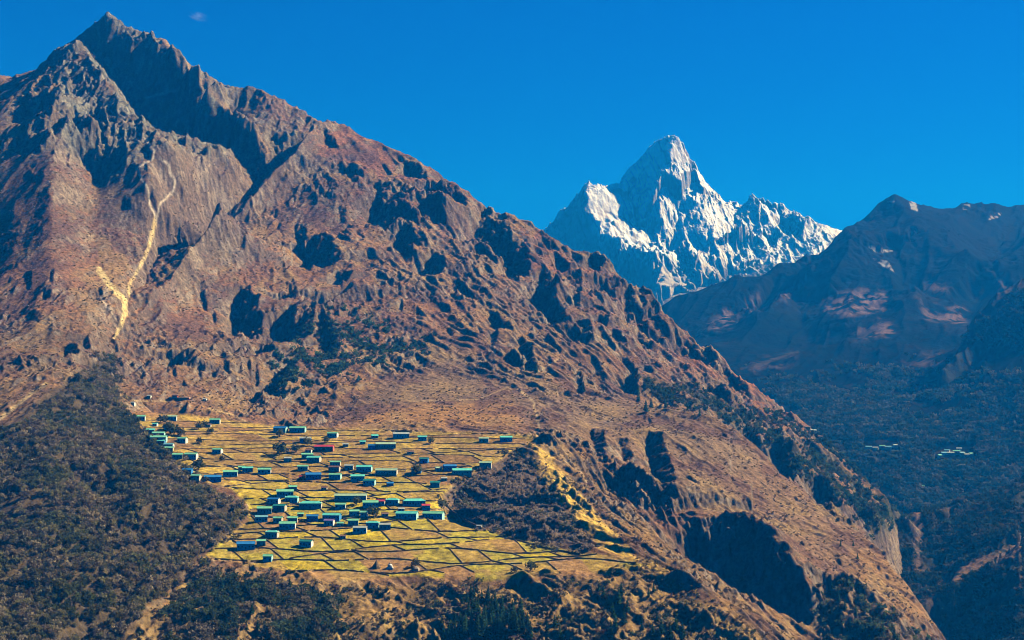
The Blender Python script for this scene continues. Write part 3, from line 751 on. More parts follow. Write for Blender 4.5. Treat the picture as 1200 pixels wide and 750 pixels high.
F2_lines = [   # dark wooded hill bottom right
 [(960,700,2450),(1020,627,2560),(1040,613,2600),(1067,597,2650),(1077,596,2670),(1100,592,2700),(1130,585,2760),(1143,577,2780),(1165,574,2800),(1200,563,2850),(1240,545,2900),(1330,450,2950),(1440,330,3050)],
 [(1080,600,2640),(1074,640,2520),(1072,690,2380)],
 [(1100,620,2600),(1110,680,2400),(1110,750,2200)],
 [(1190,640,2450),(1150,655,2400),(1120,675,2350),(1095,705,2280)],
 [(1200,700,2250),(1150,720,2250),(1120,760,2180)],
 [(1430,380,2800),(1430,520,2350)],  # unseen rise past the right edge, added to shade this hill
 [(1300,640,2450),(1300,750,1950),(1440,650,2100),(1440,780,1800)],
 [(1020,680,2420),(1040,750,2250),(1060,850,2080),(1200,820,1980),(1300,880,1750),(1440,900,1600)],
 [(960,820,2100),(1100,950,1800),(1300,1000,1500),(1440,1050,1400)],
 [(960,780,2900),(1100,720,3050),(1250,700,3200),(1440,680,3400)],
]
ts2 = grade([(.21,.375,int(260*QUAL)),(.375,.52,50)]); Ys2 = grade([(1500,1900,40),(1900,2900,int(360*QUAL)),(2900,3400,12)])
T2 = Terrain(F2_lines, ts2, Ys2, smooth=3)
T2.outcrop([(1085,610),(1130,595),(1190,580),(1195,630),(1150,650),(1110,670),(1090,650)], 1.15, .6, cap=50)
T2.outcrop([(1120,690),(1195,660),(1195,745),(1130,748),(1105,730)], 1.15, .5, cap=50)
T2.z += relief(T2, 6, 75, 261)
def cover2(T):
    c = coverdark(T); px, py = T.pxy(); X, Y = T.X, T.Y
    nx = px + 5 * fbm(X / 30, Y / 30, 3, 411); ny = py + 4 * fbm(X / 30, Y / 30, 3, 412)
    sp_ = Layer().poly([(1200,630),(1200,655),(1150,668),(1110,690),(1095,685),(1120,665),(1160,650)], .8, 3).poly([(1070,598),(1082,598),(1080,640),(1074,680),(1070,640)], .8, 2).poly([(1150,710),(1200,672),(1200,690),(1165,720)], .5, 3).line([(1075,597),(1100,593),(1130,586)], 4, .7)
    return mixc(c, (.24, .15, .11), sp_.at(nx, ny) * np.clip(.7 + fbm(X / 18, Y / 18, 3, 415), 0, 1))
T2.build("wooded_hill", land, cover2(T2), "dark wooded hill in shadow filling the bottom right corner", "hill")

# ================================================================ snow mountain
F5_lines = [
 [(540,330,9200),(600,300,9200),(640,266,9150),(648,258,9140),(655,248,9120),(668,235,9080),(680,222,9020),(690,212,8950),(697,215,8960),(707,217,8990),(716,219,9010),(726,218,9050)],
 [(700,260,9500),(726,217,9300),(728,208,9290),(737,196,9280),(745,190,9270),(752,182,9250),(762,171,9230),(768,164,9215),(778,160,9200),(780,157,9190),(788,156,9180),(795,157,9170),(800,165,9170),(805,173,9170),(810,188,9170),(816,195,9180),(824,208,9200),(832,217,9220),(838,224,9240),(850,238,9260),(862,242,9270),(872,240,9270),(880,241,9230),(892,244,9230),(898,244,9230),(903,232,9230),(909,231,9230),(918,237,9240),(927,246,9260),(945,256,9300),(960,262,9330),(975,266,9350),(990,271,9400),(1040,300,9500),(1100,330,9600)],
 # west ridge between shaded flank and sunlit face
 [(690,213,8945),(686,240,8820),(693,265,8680),(707,278,8580),(720,292,8480),(737,305,8380),(757,312,8300),(778,318,8230)],
 # summit rib
 [(790,160,9160),(786,185,9050),(778,205,8950),(776,228,8840),(775,247,8750),(785,268,8650),(800,285,8520),(825,298,8420)],
 [(745,225,8960),(748,255,8760),(760,285,8560)],
 [(810,192,9150),(820,215,9060),(830,250,8850),(840,290,8600)],
 [(880,238,9220),(890,255,9080),(908,272,8950),(933,286,8820),(955,293,8760)],
 [(905,234,9220),(915,262,9060),(927,278,8930)],
 [(925,248,9240),(950,262,9180),(973,274,9120)],
 [(860,240,9260),(862,270,9000),(868,293,8750),(850,310,8500)],
 [(890,280,8850),(900,300,8650)],
 [(660,262,9000),(665,290,8700),(680,300,8550)],
 [(700,300,8450),(730,325,8250),(765,350,8050),(800,345,8000),(850,330,8150),(900,330,8250),(960,320,8400),(1000,330,8500)],
 [(560,380,8500),(640,380,8000),(760,420,7400),(900,420,7400),(1040,420,7600)],
 [(540,480,6800),(800,500,6500),(1100,500,6600)],
 [(520,520,10200),(700,420,10400),(790,380,10500),(920,420,10500),(1100,480,10500)],
]
ts5 = grade([(-.035,.01,10),(.01,.255,int(640*QUAL)),(.255,.30,14)])
Ys5 = grade([(6800,7900,20),(7900,9450,int(700*QUAL)),(9450,10400,20)])
T5 = Terrain(F5_lines, ts5, Ys5, smooth=1)
LIT = [
 ([(690,214),(707,219),(725,220),(742,224),(740,240),(752,258),(760,250),(772,262),(790,275),(800,290),(828,296),(820,310),(800,302),(790,312),(778,318),(757,312),(737,305),(720,292),(707,278),(693,265),(687,240)], .1),
 ([(778,161),(795,158),(803,172),(810,190),(797,192),(785,185),(778,183)], 0.4),
 ([(797,190),(811,194),(824,211),(836,224),(825,222),(812,208)], .1),
 ([(770,250),(780,250),(792,268),(786,272),(772,262)], .1),
 ([(881,238),(898,243),(908,234),(914,246),(917,263),(927,278),(950,287),(955,292),(933,287),(908,272),(888,252)], .1),
 ([(913,240),(927,249),(950,259),(972,272),(947,263),(927,253)], .1),
 ([(867,293),(880,282),(890,277),(908,280),(900,290),(884,285)], .1),
 ([(800,289),(823,293),(827,301),(818,313),(853,305),(848,320),(817,319),(808,305)], .1),
 ([(760,322),(790,312),(830,325),(820,338),(795,345),(775,353)], .1)]
for p, m in LIT: T5.outcrop(p, m - .8, .5, cap=140, Lr=.4, Ll=.4)
DK = [[(642,267),(668,237),(689,214),(686,240),(693,266),(706,280),(700,296),(670,290),(655,272)],
 [(729,209),(745,191),(765,169),(777,162),(777,184),(782,196),(765,206),(750,204),(742,214),(730,217)],
 [(790,198),(805,212),(818,228),(850,243),(864,247),(868,262),(868,278),(860,292),(850,298),(828,290),(800,280),(790,262),(792,230)],
 [(752,215),(770,208),(774,240),(770,258),(758,245),(748,250),(744,235)],
 [(756,282),(768,282),(780,288),(778,298),(762,294),(752,298)], [(915,250),(930,256),(945,266),(940,276),(925,268)], [(706,280),(722,294),(757,314),(778,320),(770,350),(730,322),(700,300)],
 [(795,302),(808,300),(818,308),(812,318),(800,312)]]
for i, p in enumerate(DK): T5.outcrop(p, 1.5 if i == 2 else 1.6, .3 if i == 2 else .22, cap=(300, 70, 170)[min(i, 2)] if i < 3 else 300, Lr=.35, Ll=.35)
ups = sstep(350, 300, project(T5.X, T5.Y, T5.z)[1])
litm = Layer()
for p, m in LIT: litm.poly(p, .7, 2)
for p in DK: litm.poly(p, .5, 2)
litf = 1 - litm.at(*project(T5.X, T5.Y, T5.base))
T5.z += litf * (relief(T5, 16, 90, 531, (-.05, -1), 6.0, .1) * (.3 + .7 * ups) * sstep(9300, 9100, T5.Y) + relief(T5, 18, 210, 501, (-.1, -1), 4.0) * (.35 + .65 * ups) * sstep(9350, 9150, T5.Y) + relief(T5, 9, 48, 541, (.1, -1), 3.0) * ups * (1 - .5 * sstep(9100, 9300, T5.Y)))
def cover5(T):
    X, Y = T.X, T.Y; px, py = T.pxy()
    gx = np.gradient(T.z, axis=1) / np.gradient(T.X, axis=1); gy = np.gradient(T.z, axis=0) / np.gradient(T.Y, axis=0)
    slope = np.hypot(gx, gy)
    n1 = fbm(X / 160, Y / 160, 4, 601); n2 = fbm(X / 45, Y / 70, 4, 605)
    nx = px + 6 * fbm(X / 120, Y / 120, 3, 611); ny = py + 6 * fbm(X / 120, Y / 120, 3, 612)
    snow = sstep(325, 300, ny + 10 * n1)
    c = np.zeros(X.shape + (3,)) + np.array([.20, .17, .15]); c = mixc(c, (.34, .30, .27), sstep(0, .5, n2))
    rocky = sstep(2.2, 4.0, slope + .8 * n2)
    c = mixc(c, (.90, .93, 1.0), snow * (1 - .8 * rocky))
    st = fbm(X / 16 + Y / 60, Y / 110 + py / 14, 4, 631, .6); c = mixc(c, (.36, .32, .31), snow * .75 * sstep(.22, .55, st))
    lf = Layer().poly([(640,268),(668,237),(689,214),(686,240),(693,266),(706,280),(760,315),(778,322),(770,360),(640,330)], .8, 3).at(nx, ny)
    c = mixc(c, (.16, .16, .17), lf * .8)  # shaded left flank, its shade painted in as dark grey
    fan = Layer().poly([(750,316),(790,312),(853,305),(848,322),(820,338),(795,348),(772,356)], 1, 3).at(nx, ny)
    c = mixc(c, (.55, .52, .50), fan * .8)
    brown = Layer().poly([(797,165),(803,172),(812,192),(803,192),(797,180)], .8, 2).poly([(778,162),(784,162),(784,175),(778,182)], .7, 1).poly([(697,235),(712,240),(722,258),(710,262),(700,250)],.5,3).poly([(735,240),(745,260),(735,270),(722,262)],.4,3).at(nx, ny)
    c = mixc(c, (.42, .30, .24), brown * sstep(-.4, .3, n2))
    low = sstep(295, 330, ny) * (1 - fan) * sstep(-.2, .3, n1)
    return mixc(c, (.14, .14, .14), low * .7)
snow_m = land_material("snow_and_rock", 45.0, 10.0, rough=.75, var=.12)
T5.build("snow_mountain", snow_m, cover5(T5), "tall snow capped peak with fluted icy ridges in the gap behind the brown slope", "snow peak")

# ================================================================ ground sheet and the slope the viewer stands on
def sheet(name, xs, ys, zf, mat, label, cat):
    X, Y = np.meshgrid(xs, ys); Z = zf(X, Y)
    i = np.arange(X.size).reshape(X.shape)
    q = np.stack([i[:-1, :-1], i[:-1, 1:], i[1:, 1:], i[1:, :-1]], -1).reshape(-1, 4)
    me = bpy.data.meshes.new(name); me.from_pydata(np.stack([X, Y, Z], -1).reshape(-1, 3).tolist(), [], q.tolist())
    ca = me.color_attributes.new("land", 'FLOAT_COLOR', 'POINT'); ca.data.foreach_set("color", np.tile([.12, .09, .055, 1], X.size).astype(np.float32))
    me.materials.append(mat); o = link(bpy.data.objects.new(name, me)); tag(o, label, cat, kind='structure')
sheet("ground", np.linspace(-9000, 9000, 60), np.linspace(-3000, 13000, 60), lambda X, Y: -620 + 20 * noise(X / 3000, Y / 3000), land_far, "valley floor ground far below the mountains", "ground")
sheet("near_hillside", np.linspace(-900, 900, 90), np.linspace(-600, 820, 80), lambda X, Y: np.where(Y < 30, -2.2 - .35 * np.minimum(Y, 30) , -2.2 - 10.5 - .62 * np.maximum(Y - 30, 0)) + np.minimum(np.hypot(X, Y) / 60, 1) * (4 * fbm(X / 90, Y / 90, 4) - 4) - .0 * X, land, "near grassy hillside beneath the viewpoint", "hillside")
# ================================================================ mesh builder
class MB:
    def __init__(s): s.v = []; s.f = []; s.m = []
    def add(s, v, f, m=0):
        o = len(s.v); s.v += [tuple(map(float, p)) for p in v]; s.f += [tuple(i + o for i in q) for q in f]; s.m += [m] * len(f); return s
    def box(s, x0, x1, y0, y1, z0, z1, m=0):
        return s.add([(x0,y0,z0),(x1,y0,z0),(x1,y1,z0),(x0,y1,z0),(x0,y0,z1),(x1,y0,z1),(x1,y1,z1),(x0,y1,z1)],
                     [(0,3,2,1),(4,5,6,7),(0,1,5,4),(1,2,6,5),(2,3,7,6),(3,0,4,7)], m)
    def tube(s, x, y, z0, z1, r0, r1, n=8, m=0, dx=0, dy=0):
        v = [(x + r0 * math.cos(2*math.pi*i/n), y + r0 * math.sin(2*math.pi*i/n), z0) for i in range(n)] + [(x + dx + r1 * math.cos(2*math.pi*i/n), y + dy + r1 * math.sin(2*math.pi*i/n), z1) for i in range(n)]
        f = [(i, (i+1) % n, n + (i+1) % n, n + i) for i in range(n)] + [tuple(range(n))[::-1], tuple(range(n, 2*n))]
        return s.add(v, f, m)
    def lathe(s, prof, n=12, m=0):
        v = [(r * math.cos(2*math.pi*i/n), r * math.sin(2*math.pi*i/n), z) for r, z in prof for i in range(n)]
        f = [(k*n+i, k*n+(i+1) % n, (k+1)*n+(i+1) % n, (k+1)*n+i) for k in range(len(prof)-1) for i in range(n)]
        return s.add(v, f, m)
    def mesh(s, name, mats):
        me = bpy.data.meshes.new(name); me.from_pydata(s.v, [], s.f)
        for q in (mats if isinstance(mats, list) else [mats]): me.materials.append(q)
        me.polygons.foreach_set("material_index", s.m); me.update(); return me
    def build(s, name, mats, parent=None): return link(bpy.data.objects.new(name, s.mesh(name, mats)), parent)
def big_mesh(name, V, Fc, cols, mat):
    """V (n,3), Fc (m,3) triangles, cols (n,3)"""
    me = bpy.data.meshes.new(name)
    me.vertices.add(len(V)); me.vertices.foreach_set("co", V.astype(np.float32).ravel())
    me.loops.add(Fc.size); me.loops.foreach_set("vertex_index", Fc.astype(np.int32).ravel())
    me.polygons.add(len(Fc)); me.polygons.foreach_set("loop_start", np.arange(0, Fc.size, 3, dtype=np.int32))
    ca = me.color_attributes.new("tone", 'FLOAT_COLOR', 'POINT')
    c4 = np.ones((len(V), 4), np.float32); c4[:, :3] = cols; ca.data.foreach_set("color", c4.ravel())
    me.materials.append(mat); me.update(); return me

# ================================================================ foliage kit (unit crowns: triangles through the volume of a crown)
def crown_kit(seed, n, shape='round', leaf=.30, core=0):
    r = np.random.RandomState(seed)
    if shape == 'round':
        d = r.normal(size=(n, 3)); d /= np.linalg.norm(d, axis=1)[:, None]
        lump = 1 + .28 * np.sin(d @ np.array([3.1, 1.7, 2.3]) + seed) + .2 * np.sin(d @ np.array([-2.2, 4.1, 1.3]) + 2 * seed)
        rad = (r.rand(n) ** .4) * lump
        c = d * rad[:, None] * np.array([.5, .5, .42]) + np.array([0, 0, .55])
        size = leaf * (.5 + r.rand(n))
    else:
        h = r.rand(n) ** 1.35
        a = r.rand(n) * 2 * np.pi; tier = .75 + .25 * np.sign(np.sin(h * 40 + seed))
        rr = (1 - h) * .21 * tier * (r.rand(n) ** .35) + .01
        c = np.stack([rr * np.cos(a), rr * np.sin(a), .08 + h * .9], 1); size = leaf * (.35 + .6 * (1 - h)) * (.6 + .6 * r.rand(n))
    o1 = r.normal(size=(n, 3)); o1 /= np.linalg.norm(o1, axis=1)[:, None]
    o2 = r.normal(size=(n, 3)); o2 -= (o1 * o2).sum(1)[:, None] * o1; o2 /= np.linalg.norm(o2, axis=1)[:, None]
    if shape != 'round': o1[:, 2] *= .35; o2[:, 2] -= .3
    s = size[:, None] * .6
    V = np.stack([c + o1 * s, c - .5 * o1 * s + .87 * o2 * s, c - .5 * o1 * s - .87 * o2 * s], 1).reshape(-1, 3)
    if shape == 'round' and core:
        g = (1 + 5 ** .5) / 2
        iv = np.array([(-1,g,0),(1,g,0),(-1,-g,0),(1,-g,0),(0,-1,g),(0,1,g),(0,-1,-g),(0,1,-g),(g,0,-1),(g,0,1),(-g,0,-1),(-g,0,1)], float); iv /= np.linalg.norm(iv[0])
        it = [(0,11,5),(0,5,1),(0,1,7),(0,7,10),(0,10,11),(1,5,9),(5,11,4),(11,10,2),(10,7,6),(7,1,8),(3,9,4),(3,4,2),(3,2,6),(3,6,8),(3,8,9),(4,9,5),(2,4,11),(6,2,10),(8,6,7),(9,8,1)]
        T_ = []
        for a, b, c2 in it:
            a, b, c2 = iv[a], iv[b], iv[c2]; ab, bc, ca = [(x + y) / np.linalg.norm(x + y) for x, y in ((a, b), (b, c2), (c2, a))]
            T_ += [(a, ab, ca), (ab, b, bc), (ca, bc, c2), (ab, bc, ca)] if core > 1 else [(a, b, c2)]
        T_ = np.array(T_).reshape(-1, 3)
        k = .36 * (1 + .22 * np.sin(T_ @ np.array([5.1, 2.7, 3.3]) + seed) + .2 * np.sin(T_ @ np.array([-3.2, 6.1, 4.3]) + 2 * seed))
        V = np.concatenate([V, T_ * k[:, None] * np.array([1, 1, .85]) + np.array([0, 0, .55])])
    return V, np.arange(len(V)).reshape(-1, 3)
ROUND = [crown_kit(i, 64, 'round', .27) for i in range(6)]
BLOB = [crown_kit(30 + i, 20, 'round', .5) for i in range(6)]
CONE = [crown_kit(60 + i, 90, 'cone', .17) for i in range(4)]
foliage = flat_material("foliage", (0, 0, 0), rough=.9, var=.25, scale=.5, attr="tone")
def translucent(m, f):
    n = m.node_tree.nodes; l = m.node_tree.links; b = n["Principled BSDF"]; o = n["Material Output"]
    t = n.new("ShaderNodeBsdfTranslucent"); x = n.new("ShaderNodeMixShader"); x.inputs[0].default_value = f
    l.new(b.inputs["Base Color"].links[0].from_socket, t.inputs["Color"]); l.new(b.outputs[0], x.inputs[1]); l.new(t.outputs[0], x.inputs[2]); l.new(x.outputs[0], o.inputs["Surface"])
translucent(foliage, .45)
def scatter(name, kits, pts, sizes, cols, label, cat, seed=0, squash=1.0):
    r = np.random.RandomState(seed); VV = []; FF = []; CC = []; o = 0
    for p, s, c in zip(pts, sizes, cols):
        V, Fc = kits[r.randint(len(kits))]; a = r.rand() * 6.283; ca, sa = math.cos(a), math.sin(a)
        W = np.stack([V[:, 0] * ca - V[:, 1] * sa, V[:, 0] * sa + V[:, 1] * ca, V[:, 2] * squash], 1) * s + p
        VV.append(W); FF.append(Fc + o); o += len(V)
        CC.append(np.repeat(np.clip(c * (.75 + .5 * r.rand(len(V) // 3)[:, None]), 0, 1), 3, axis=0))
    me = big_mesh(name, np.concatenate(VV), np.concatenate(FF), np.concatenate(CC), foliage)
    return tag(link(bpy.data.objects.new(name, me)), label, cat, kind='stuff')
def sow(T, poly, n, seed, accept=None, margin=None):
    """n points spread over the ground (equal area on the plan of the land) whose view lies in the polygon"""
    r = np.random.RandomState(seed); L = Layer().poly(poly, 1, 0); out = []; tot = 0
    p = np.array(poly); w = np.array([T.hit(x, y)[:2] for x, y in densify(poly, 12)])
    x0, y0 = w.min(0) - 20; x1, y1 = w.max(0) + 20
    for _ in range(60):
        X = r.uniform(x0, x1, 6000); Y = r.uniform(y0, y1, 6000)
        Z = T.height(X, Y); px, py = project(X, Y, Z); ok = L.at(px + 11 * noise(X / 40, Y / 40, seed) + r.normal(size=len(X)) * 3, py + 8 * noise(X / 40, Y / 40, seed + 50) + r.normal(size=len(X)) * 2) > .5
        if accept is not None: ok &= accept(X, Y, px, py, r)
        out.append(np.stack([X, Y, Z], 1)[ok]); tot += ok.sum()
        if tot >= n: break
    return np.concatenate(out)[:n]
def palette(n, cols, seed, clump=None, pts=None, gain=1.9):
    r = np.random.RandomState(seed); i = r.randint(len(cols), size=n)
    if pts is not None:
        f = noise(pts[:, 0] / clump, pts[:, 1] / clump, seed) + r.normal(size=n) * .18
        i = np.clip(((f + .6) / 1.2 * len(cols)).astype(int), 0, len(cols) - 1)
    return np.array(cols)[i] * r.uniform(.7, 1.3, (n, 1)) * gain
WOODC = [(.035,.045,.018),(.06,.065,.024),(.10,.095,.04),(.08,.075,.035),(.12,.10,.06),(.075,.058,.038),(.16,.135,.085),(.05,.05,.022)]
FOREST = [(-215,490),(0,512),(60,472),(130,410),(136,445),(152,492),(195,528),(235,565),(292,600),(270,632),(235,655),(205,690),(150,730),(110,800),(-215,800)]
SH_I = np.array([SV[0], SV[1]])
def ndens(X, Y, px, py, r): return noise(X / 70, Y / 70, 33) + r.rand(len(X)) > .12
P1 = sow(T1, FOREST, 10500, 1, ndens)
far_first = np.argsort(P1[:, 1])
ppx, ppy = project(P1[:, 0], P1[:, 1], P1[:, 2])
vis = [i for i in far_first if -5 < ppx[i] < 1200 and ppy[i] < 752]
near_ids = vis[:300]; rest = np.setdiff1d(np.arange(len(P1)), near_ids)
colsF = palette(len(P1), WOODC, 5, 60, P1); szF = np.random.RandomState(6).uniform(3.8, 8.4, len(P1))
PR = P1.copy(); PR[:, 2] -= .6
scatter("forest", ROUND, PR[rest], szF[rest], colsF[rest], "dense wood of bare grey brown and olive trees covering the lower left slope", "forest", 2)
# the trees of that wood that stand nearest, each with trunk and crown
bark = flat_material("bark", (.09, .07, .055), var=.3)
def tree_proto(kind, k, tone):
    V, Fc = (crown_kit(100 + k, 130, 'round', .22) if kind == 'broad' else crown_kit(140 + k, 330, 'cone', .17))
    r = np.random.RandomState(k); c = np.repeat(np.array(tone) * r.uniform(.7, 1.3, (len(V) // 3, 1)), 3, axis=0)
    cm = big_mesh("crown", V, Fc, c, foliage)
    b = MB()
    if kind == 'broad':
        b.tube(0, 0, -.12, .45, .035, .02, 7)
        for a in (0.3, 2.2, 4.4): b.tube(0, 0, .25, .62, .016, .006, 5, dx=.22 * math.cos(a), dy=.22 * math.sin(a))
    else: b.tube(0, 0, -.08, .9, .022, .004, 7)
    return cm, b.mesh("trunk", bark)
BROAD = [tree_proto('broad', k, [1.9 * q for q in WOODC[k % len(WOODC)]]) for k in range(8)]
PINE = [tree_proto('cone', k, [(.035,.11,.055),(.05,.13,.055),(.03,.085,.055)][k % 3]) for k in range(6)]
def plant(name, proto, p, h, rz, label, cat, group, w=1.0):
    t = empty(name, (p[0], p[1], p[2] - .03 * h), rz); t.scale = (h * w, h * w, h); tag(t, label, cat, group)
    link(bpy.data.objects.new("crown", proto[0]), t); link(bpy.data.objects.new("trunk", proto[1]), t)
    return t
rt = random.Random(9)
for i in near_ids:
    k = int(np.argmin([np.abs(1.9 * np.array(WOODC[q]) - colsF[i]).sum() for q in range(8)]))
    plant("tree", BROAD[k], P1[i], szF[i] * 1.05, rt.random() * 6.28, "small rounded tree crown in the dense wood filling the bottom left corner", "tree", "nearest trees of the wood in the bottom left corner")
# undergrowth, junipers, far woods
def zone(name, T, poly, n, kits, smin, smax, cols, label, cat, seed, accept=None, squash=1.0, clump=40):
    p = sow(T, poly, n, seed, accept)
    if len(p) == 0: return
    c = palette(len(p), cols, seed, clump, p); s = np.random.RandomState(seed + 1).uniform(smin, smax, len(p)) 
    p[:, 2] -= .12 * s
    return scatter(name, kits, p, s, c, label, cat, seed, squash)
def noi(L, th, sd):
    return lambda X, Y, px, py, r: noise(X / L, Y / L, sd) + .25 * r.normal(size=len(X)) > th
GREY = [(.12,.095,.07),(.15,.12,.09),(.18,.145,.11),(.09,.075,.055),(.06,.065,.035)]
KNOLL = [(520,585),(535,563),(570,547),(600,530),(624,520),(640,562),(668,602),(700,642),(640,644),(565,616)]
zone("knoll_scrub", T1, KNOLL, 1500, BLOB, 1.8, 4.8, GREY, "grey leafless scrub over the knoll beside the fields", "scrub", 11, noi(40, -.25, 7))
FRONT = [(240,664),(330,672),(400,688),(480,680),(600,688),(700,680),(760,670),(830,715),(900,760),(900,800),(150,800),(160,730)]
zone("undergrowth", T1, FRONT, 1700, BLOB, 1.6, 5.0, [(.03,.045,.02),(.05,.05,.025),(.09,.075,.04),(.14,.11,.06),(.07,.04,.035),(.17,.13,.05)], "mixed brown and green bushes on the broken slope below the fields", "undergrowth", 12, noi(30, .12, 8))
zone("hillside_wood", T1, [(238,672),(300,676),(390,700),(400,740),(370,770),(200,770),(190,720)], 1100, ROUND, 5, 9.5, [(.02,.035,.02),(.035,.05,.022),(.06,.055,.03),(.11,.09,.06)], "dark green and grey trees clothing the slope under the lowest field", "wood", 13, noi(50, -.15, 9))
zone("juniper_scrub", T1, [(325,400),(350,370),(385,360),(420,370),(455,380),(465,420),(430,440),(380,445),(340,470),(310,455)], 620, BLOB, 4, 9, [(.015,.04,.03),(.02,.05,.035),(.035,.06,.03)], "dark green juniper bushes clinging to the crags above the village", "scrub", 14, noi(45, .0, 10))
zone("juniper_scrub", T1, [(460,395),(500,400),(505,415),(470,418)], 60, BLOB, 4, 8, [(.015,.04,.03),(.02,.05,.035)], "dark juniper clump alone on the smooth slope above the village", "scrub", 15)
zone("sparse_scrub", T1, [(0,180),(200,200),(300,170),(400,170),(600,265),(700,305),(850,440),(960,520),(1060,610),(1100,750),(960,750),(700,500),(640,470),(610,505),(420,498),(300,490),(150,478),(130,410),(60,455),(0,500)], 15000, BLOB, 1.2, 3.4, [(.06,.045,.025),(.08,.05,.03),(.045,.045,.02),(.11,.07,.04)], "scattered low scrub dotting the brown mountainside", "scrub", 16, noi(60, -.2, 11), .7)
zone("valley_wood", T1, [(740,440),(780,450),(860,475),(930,490),(980,530),(1070,606),(1025,632),(960,575),(900,528),(840,486),(780,472)], 1500, BLOB, 5, 10, [(.012,.028,.018),(.02,.035,.02),(.035,.04,.025)], "dark green wood on the lower flank behind the open shoulder", "wood", 17, noi(60, -.1, 12))
zone("shoulder_scrub", T1, [(1000,680),(1060,735),(1085,750),(1040,790),(960,790),(960,700)], 500, BLOB, 4, 9, [(.02,.04,.02),(.04,.05,.025),(.07,.06,.035)], "bushes in the shaded ravine under the open shoulder", "scrub", 18, noi(40, -.1, 13))
zone("spur_scrub", T1, [(690,520),(760,610),(860,700),(940,755),(850,770),(760,672),(680,590),(640,530)], 1700, BLOB, 1.2, 3.4, [(.10,.07,.03),(.07,.05,.03),(.16,.12,.05)], "low dry bushes along the lit spur beside the fields", "scrub", 19, noi(30, -.2, 14), .8)
zone("far_forest", T4, [(875,432),(1000,425),(1140,415),(1215,400),(1215,600),(1075,600),(1000,550),(930,500)], 7500, BLOB, 8, 15, [(.006,.014,.009),(.012,.022,.012),(.022,.028,.016),(.04,.04,.03)], "far dark conifer forest covering the hazy valley floor", "forest", 21, lambda X, Y, px, py, r: (noise(X / 130, Y / 130, 15) + .25 * r.normal(size=len(X)) + (py - 470) / 60 > -.1) & ~((px > 1010) & (px < 1056) & (py > 515) & (py < 532)) & ~((px > 1094) & (px < 1144) & (py > 520) & (py < 542)))
SPUR = Layer().poly([(1200,628),(1200,655),(1150,668),(1110,690),(1095,685),(1120,665),(1160,648)], 1, 2).poly([(1068,596),(1084,598),(1082,640),(1074,680),(1068,640)], 1, 1).poly([(1150,708),(1200,670),(1200,690),(1165,722)], 1, 2)
zone("hill_wood", T2, [(1020,632),(1077,600),(1215,565),(1215,770),(1100,770)], 3600, BLOB, 5, 11, [(.006,.013,.008),(.012,.02,.011),(.03,.028,.018)], "dark trees all over the shaded hill in the bottom right corner", "wood", 22, lambda X, Y, px, py, r: (noise(X / 70, Y / 70, 16) + .25 * r.normal(size=len(X)) > -.3) & (SPUR.at(px, py) < .4 + .3 * r.rand(len(X))))
zone("spur_wood", T6, [(1130,400),(1215,330),(1215,410)], 700, BLOB, 8, 14, [(.006,.014,.009),(.012,.02,.011)], "dark trees on the hill spur at the right edge", "wood", 23)
# pale stones lying on the slopes
rockm = flat_material("stone", (.30, .27, .23), var=.35, scale=.4)
def stones(name, T, poly, n, smin, smax, seed, label, acc=None):
    p = sow(T, poly, n, seed, acc); r = np.random.RandomState(seed); VV = []; FF = []; o = 0
    B = np.array([(1,0,0),(-1,0,0),(0,1,0),(0,-1,0),(0,0,1),(0,0,-.4)]); Q = np.array([(0,2,4),(2,1,4),(1,3,4),(3,0,4),(2,0,5),(1,2,5),(3,1,5),(0,3,5)])
    for q in p:
        s = smin + (smax - smin) * r.rand() ** 3
        VV.append(B * s * .5 * r.uniform(.6, 1.3, (6, 1)) * np.array([1, 1, .8]) + q); FF.append(Q + o); o += 6
    V = np.concatenate(VV); me = big_mesh(name, V, np.concatenate(FF), np.tile([.3, .27, .23], (len(V), 1)), rockm)
    tag(link(bpy.data.objects.new(name, me)), label, "stones", kind='stuff')
stones("rubble", T1, [(0,200),(400,180),(600,265),(860,440),(1060,610),(1100,750),(960,760),(700,500),(500,470),(150,480),(130,410),(0,500)], 9000, .8, 3.6, 41, "pale loose stones strewn over the brown slopes", noi(50, -.1, 21))
stones("spur_rubble", T1, [(640,525),(690,560),(760,640),(860,700),(930,755),(620,755),(640,690),(760,672),(700,620)], 2600, .7, 2.6, 42, "pale stones scattered on the spur and below the last field", noi(30, -.1, 22))

# ================================================================ single conifers
def conifers(pts, label, group, name="pine_tree"):
    for px, py, h in pts:
        p = T1.hit(px, py); hm = h * p[1] / F
        plant(name, PINE[rt.randrange(6)], p, hm, rt.random() * 6.28, label, "conifer", group, rt.uniform(.8, 1.25))
cl1 = [(545,747,26),(553,738,24),(560,748,28),(568,730,24),(575,748,30),(583,738,26),(590,748,28),(597,728,22),(560,716,18),(571,710,20),(580,716,20),(549,722,18),(539,733,16),(533,749,20),(605,742,24),(613,749,26),(610,718,18),(526,744,15),(588,722,22),(566,742,26),(601,735,24),(618,735,18),(577,728,22),(520,750,16),(555,700,16),(548,708,14)]
conifers(cl1, "dark green conifer in the thick clump at the bottom centre of the slope", "conifers in the clump at the bottom centre")
cl1b = [(x + rt.uniform(-7, 7), y + rt.uniform(-8, 6), h * rt.uniform(.7, 1.1)) for x, y, h in cl1] + [(x + rt.uniform(-9, 9), y + rt.uniform(-10, 4), h * rt.uniform(.6, 1.0)) for x, y, h in cl1]
conifers(cl1b, "dark green conifer in the thick clump at the bottom centre of the slope", "conifers in the clump at the bottom centre")
cl2 = [(707,702,16),(712,714,18),(718,724,18),(725,708,20),(728,698,16),(721,737,18),(716,747,20),(735,717,16),(702,695,14),(731,730,16)]
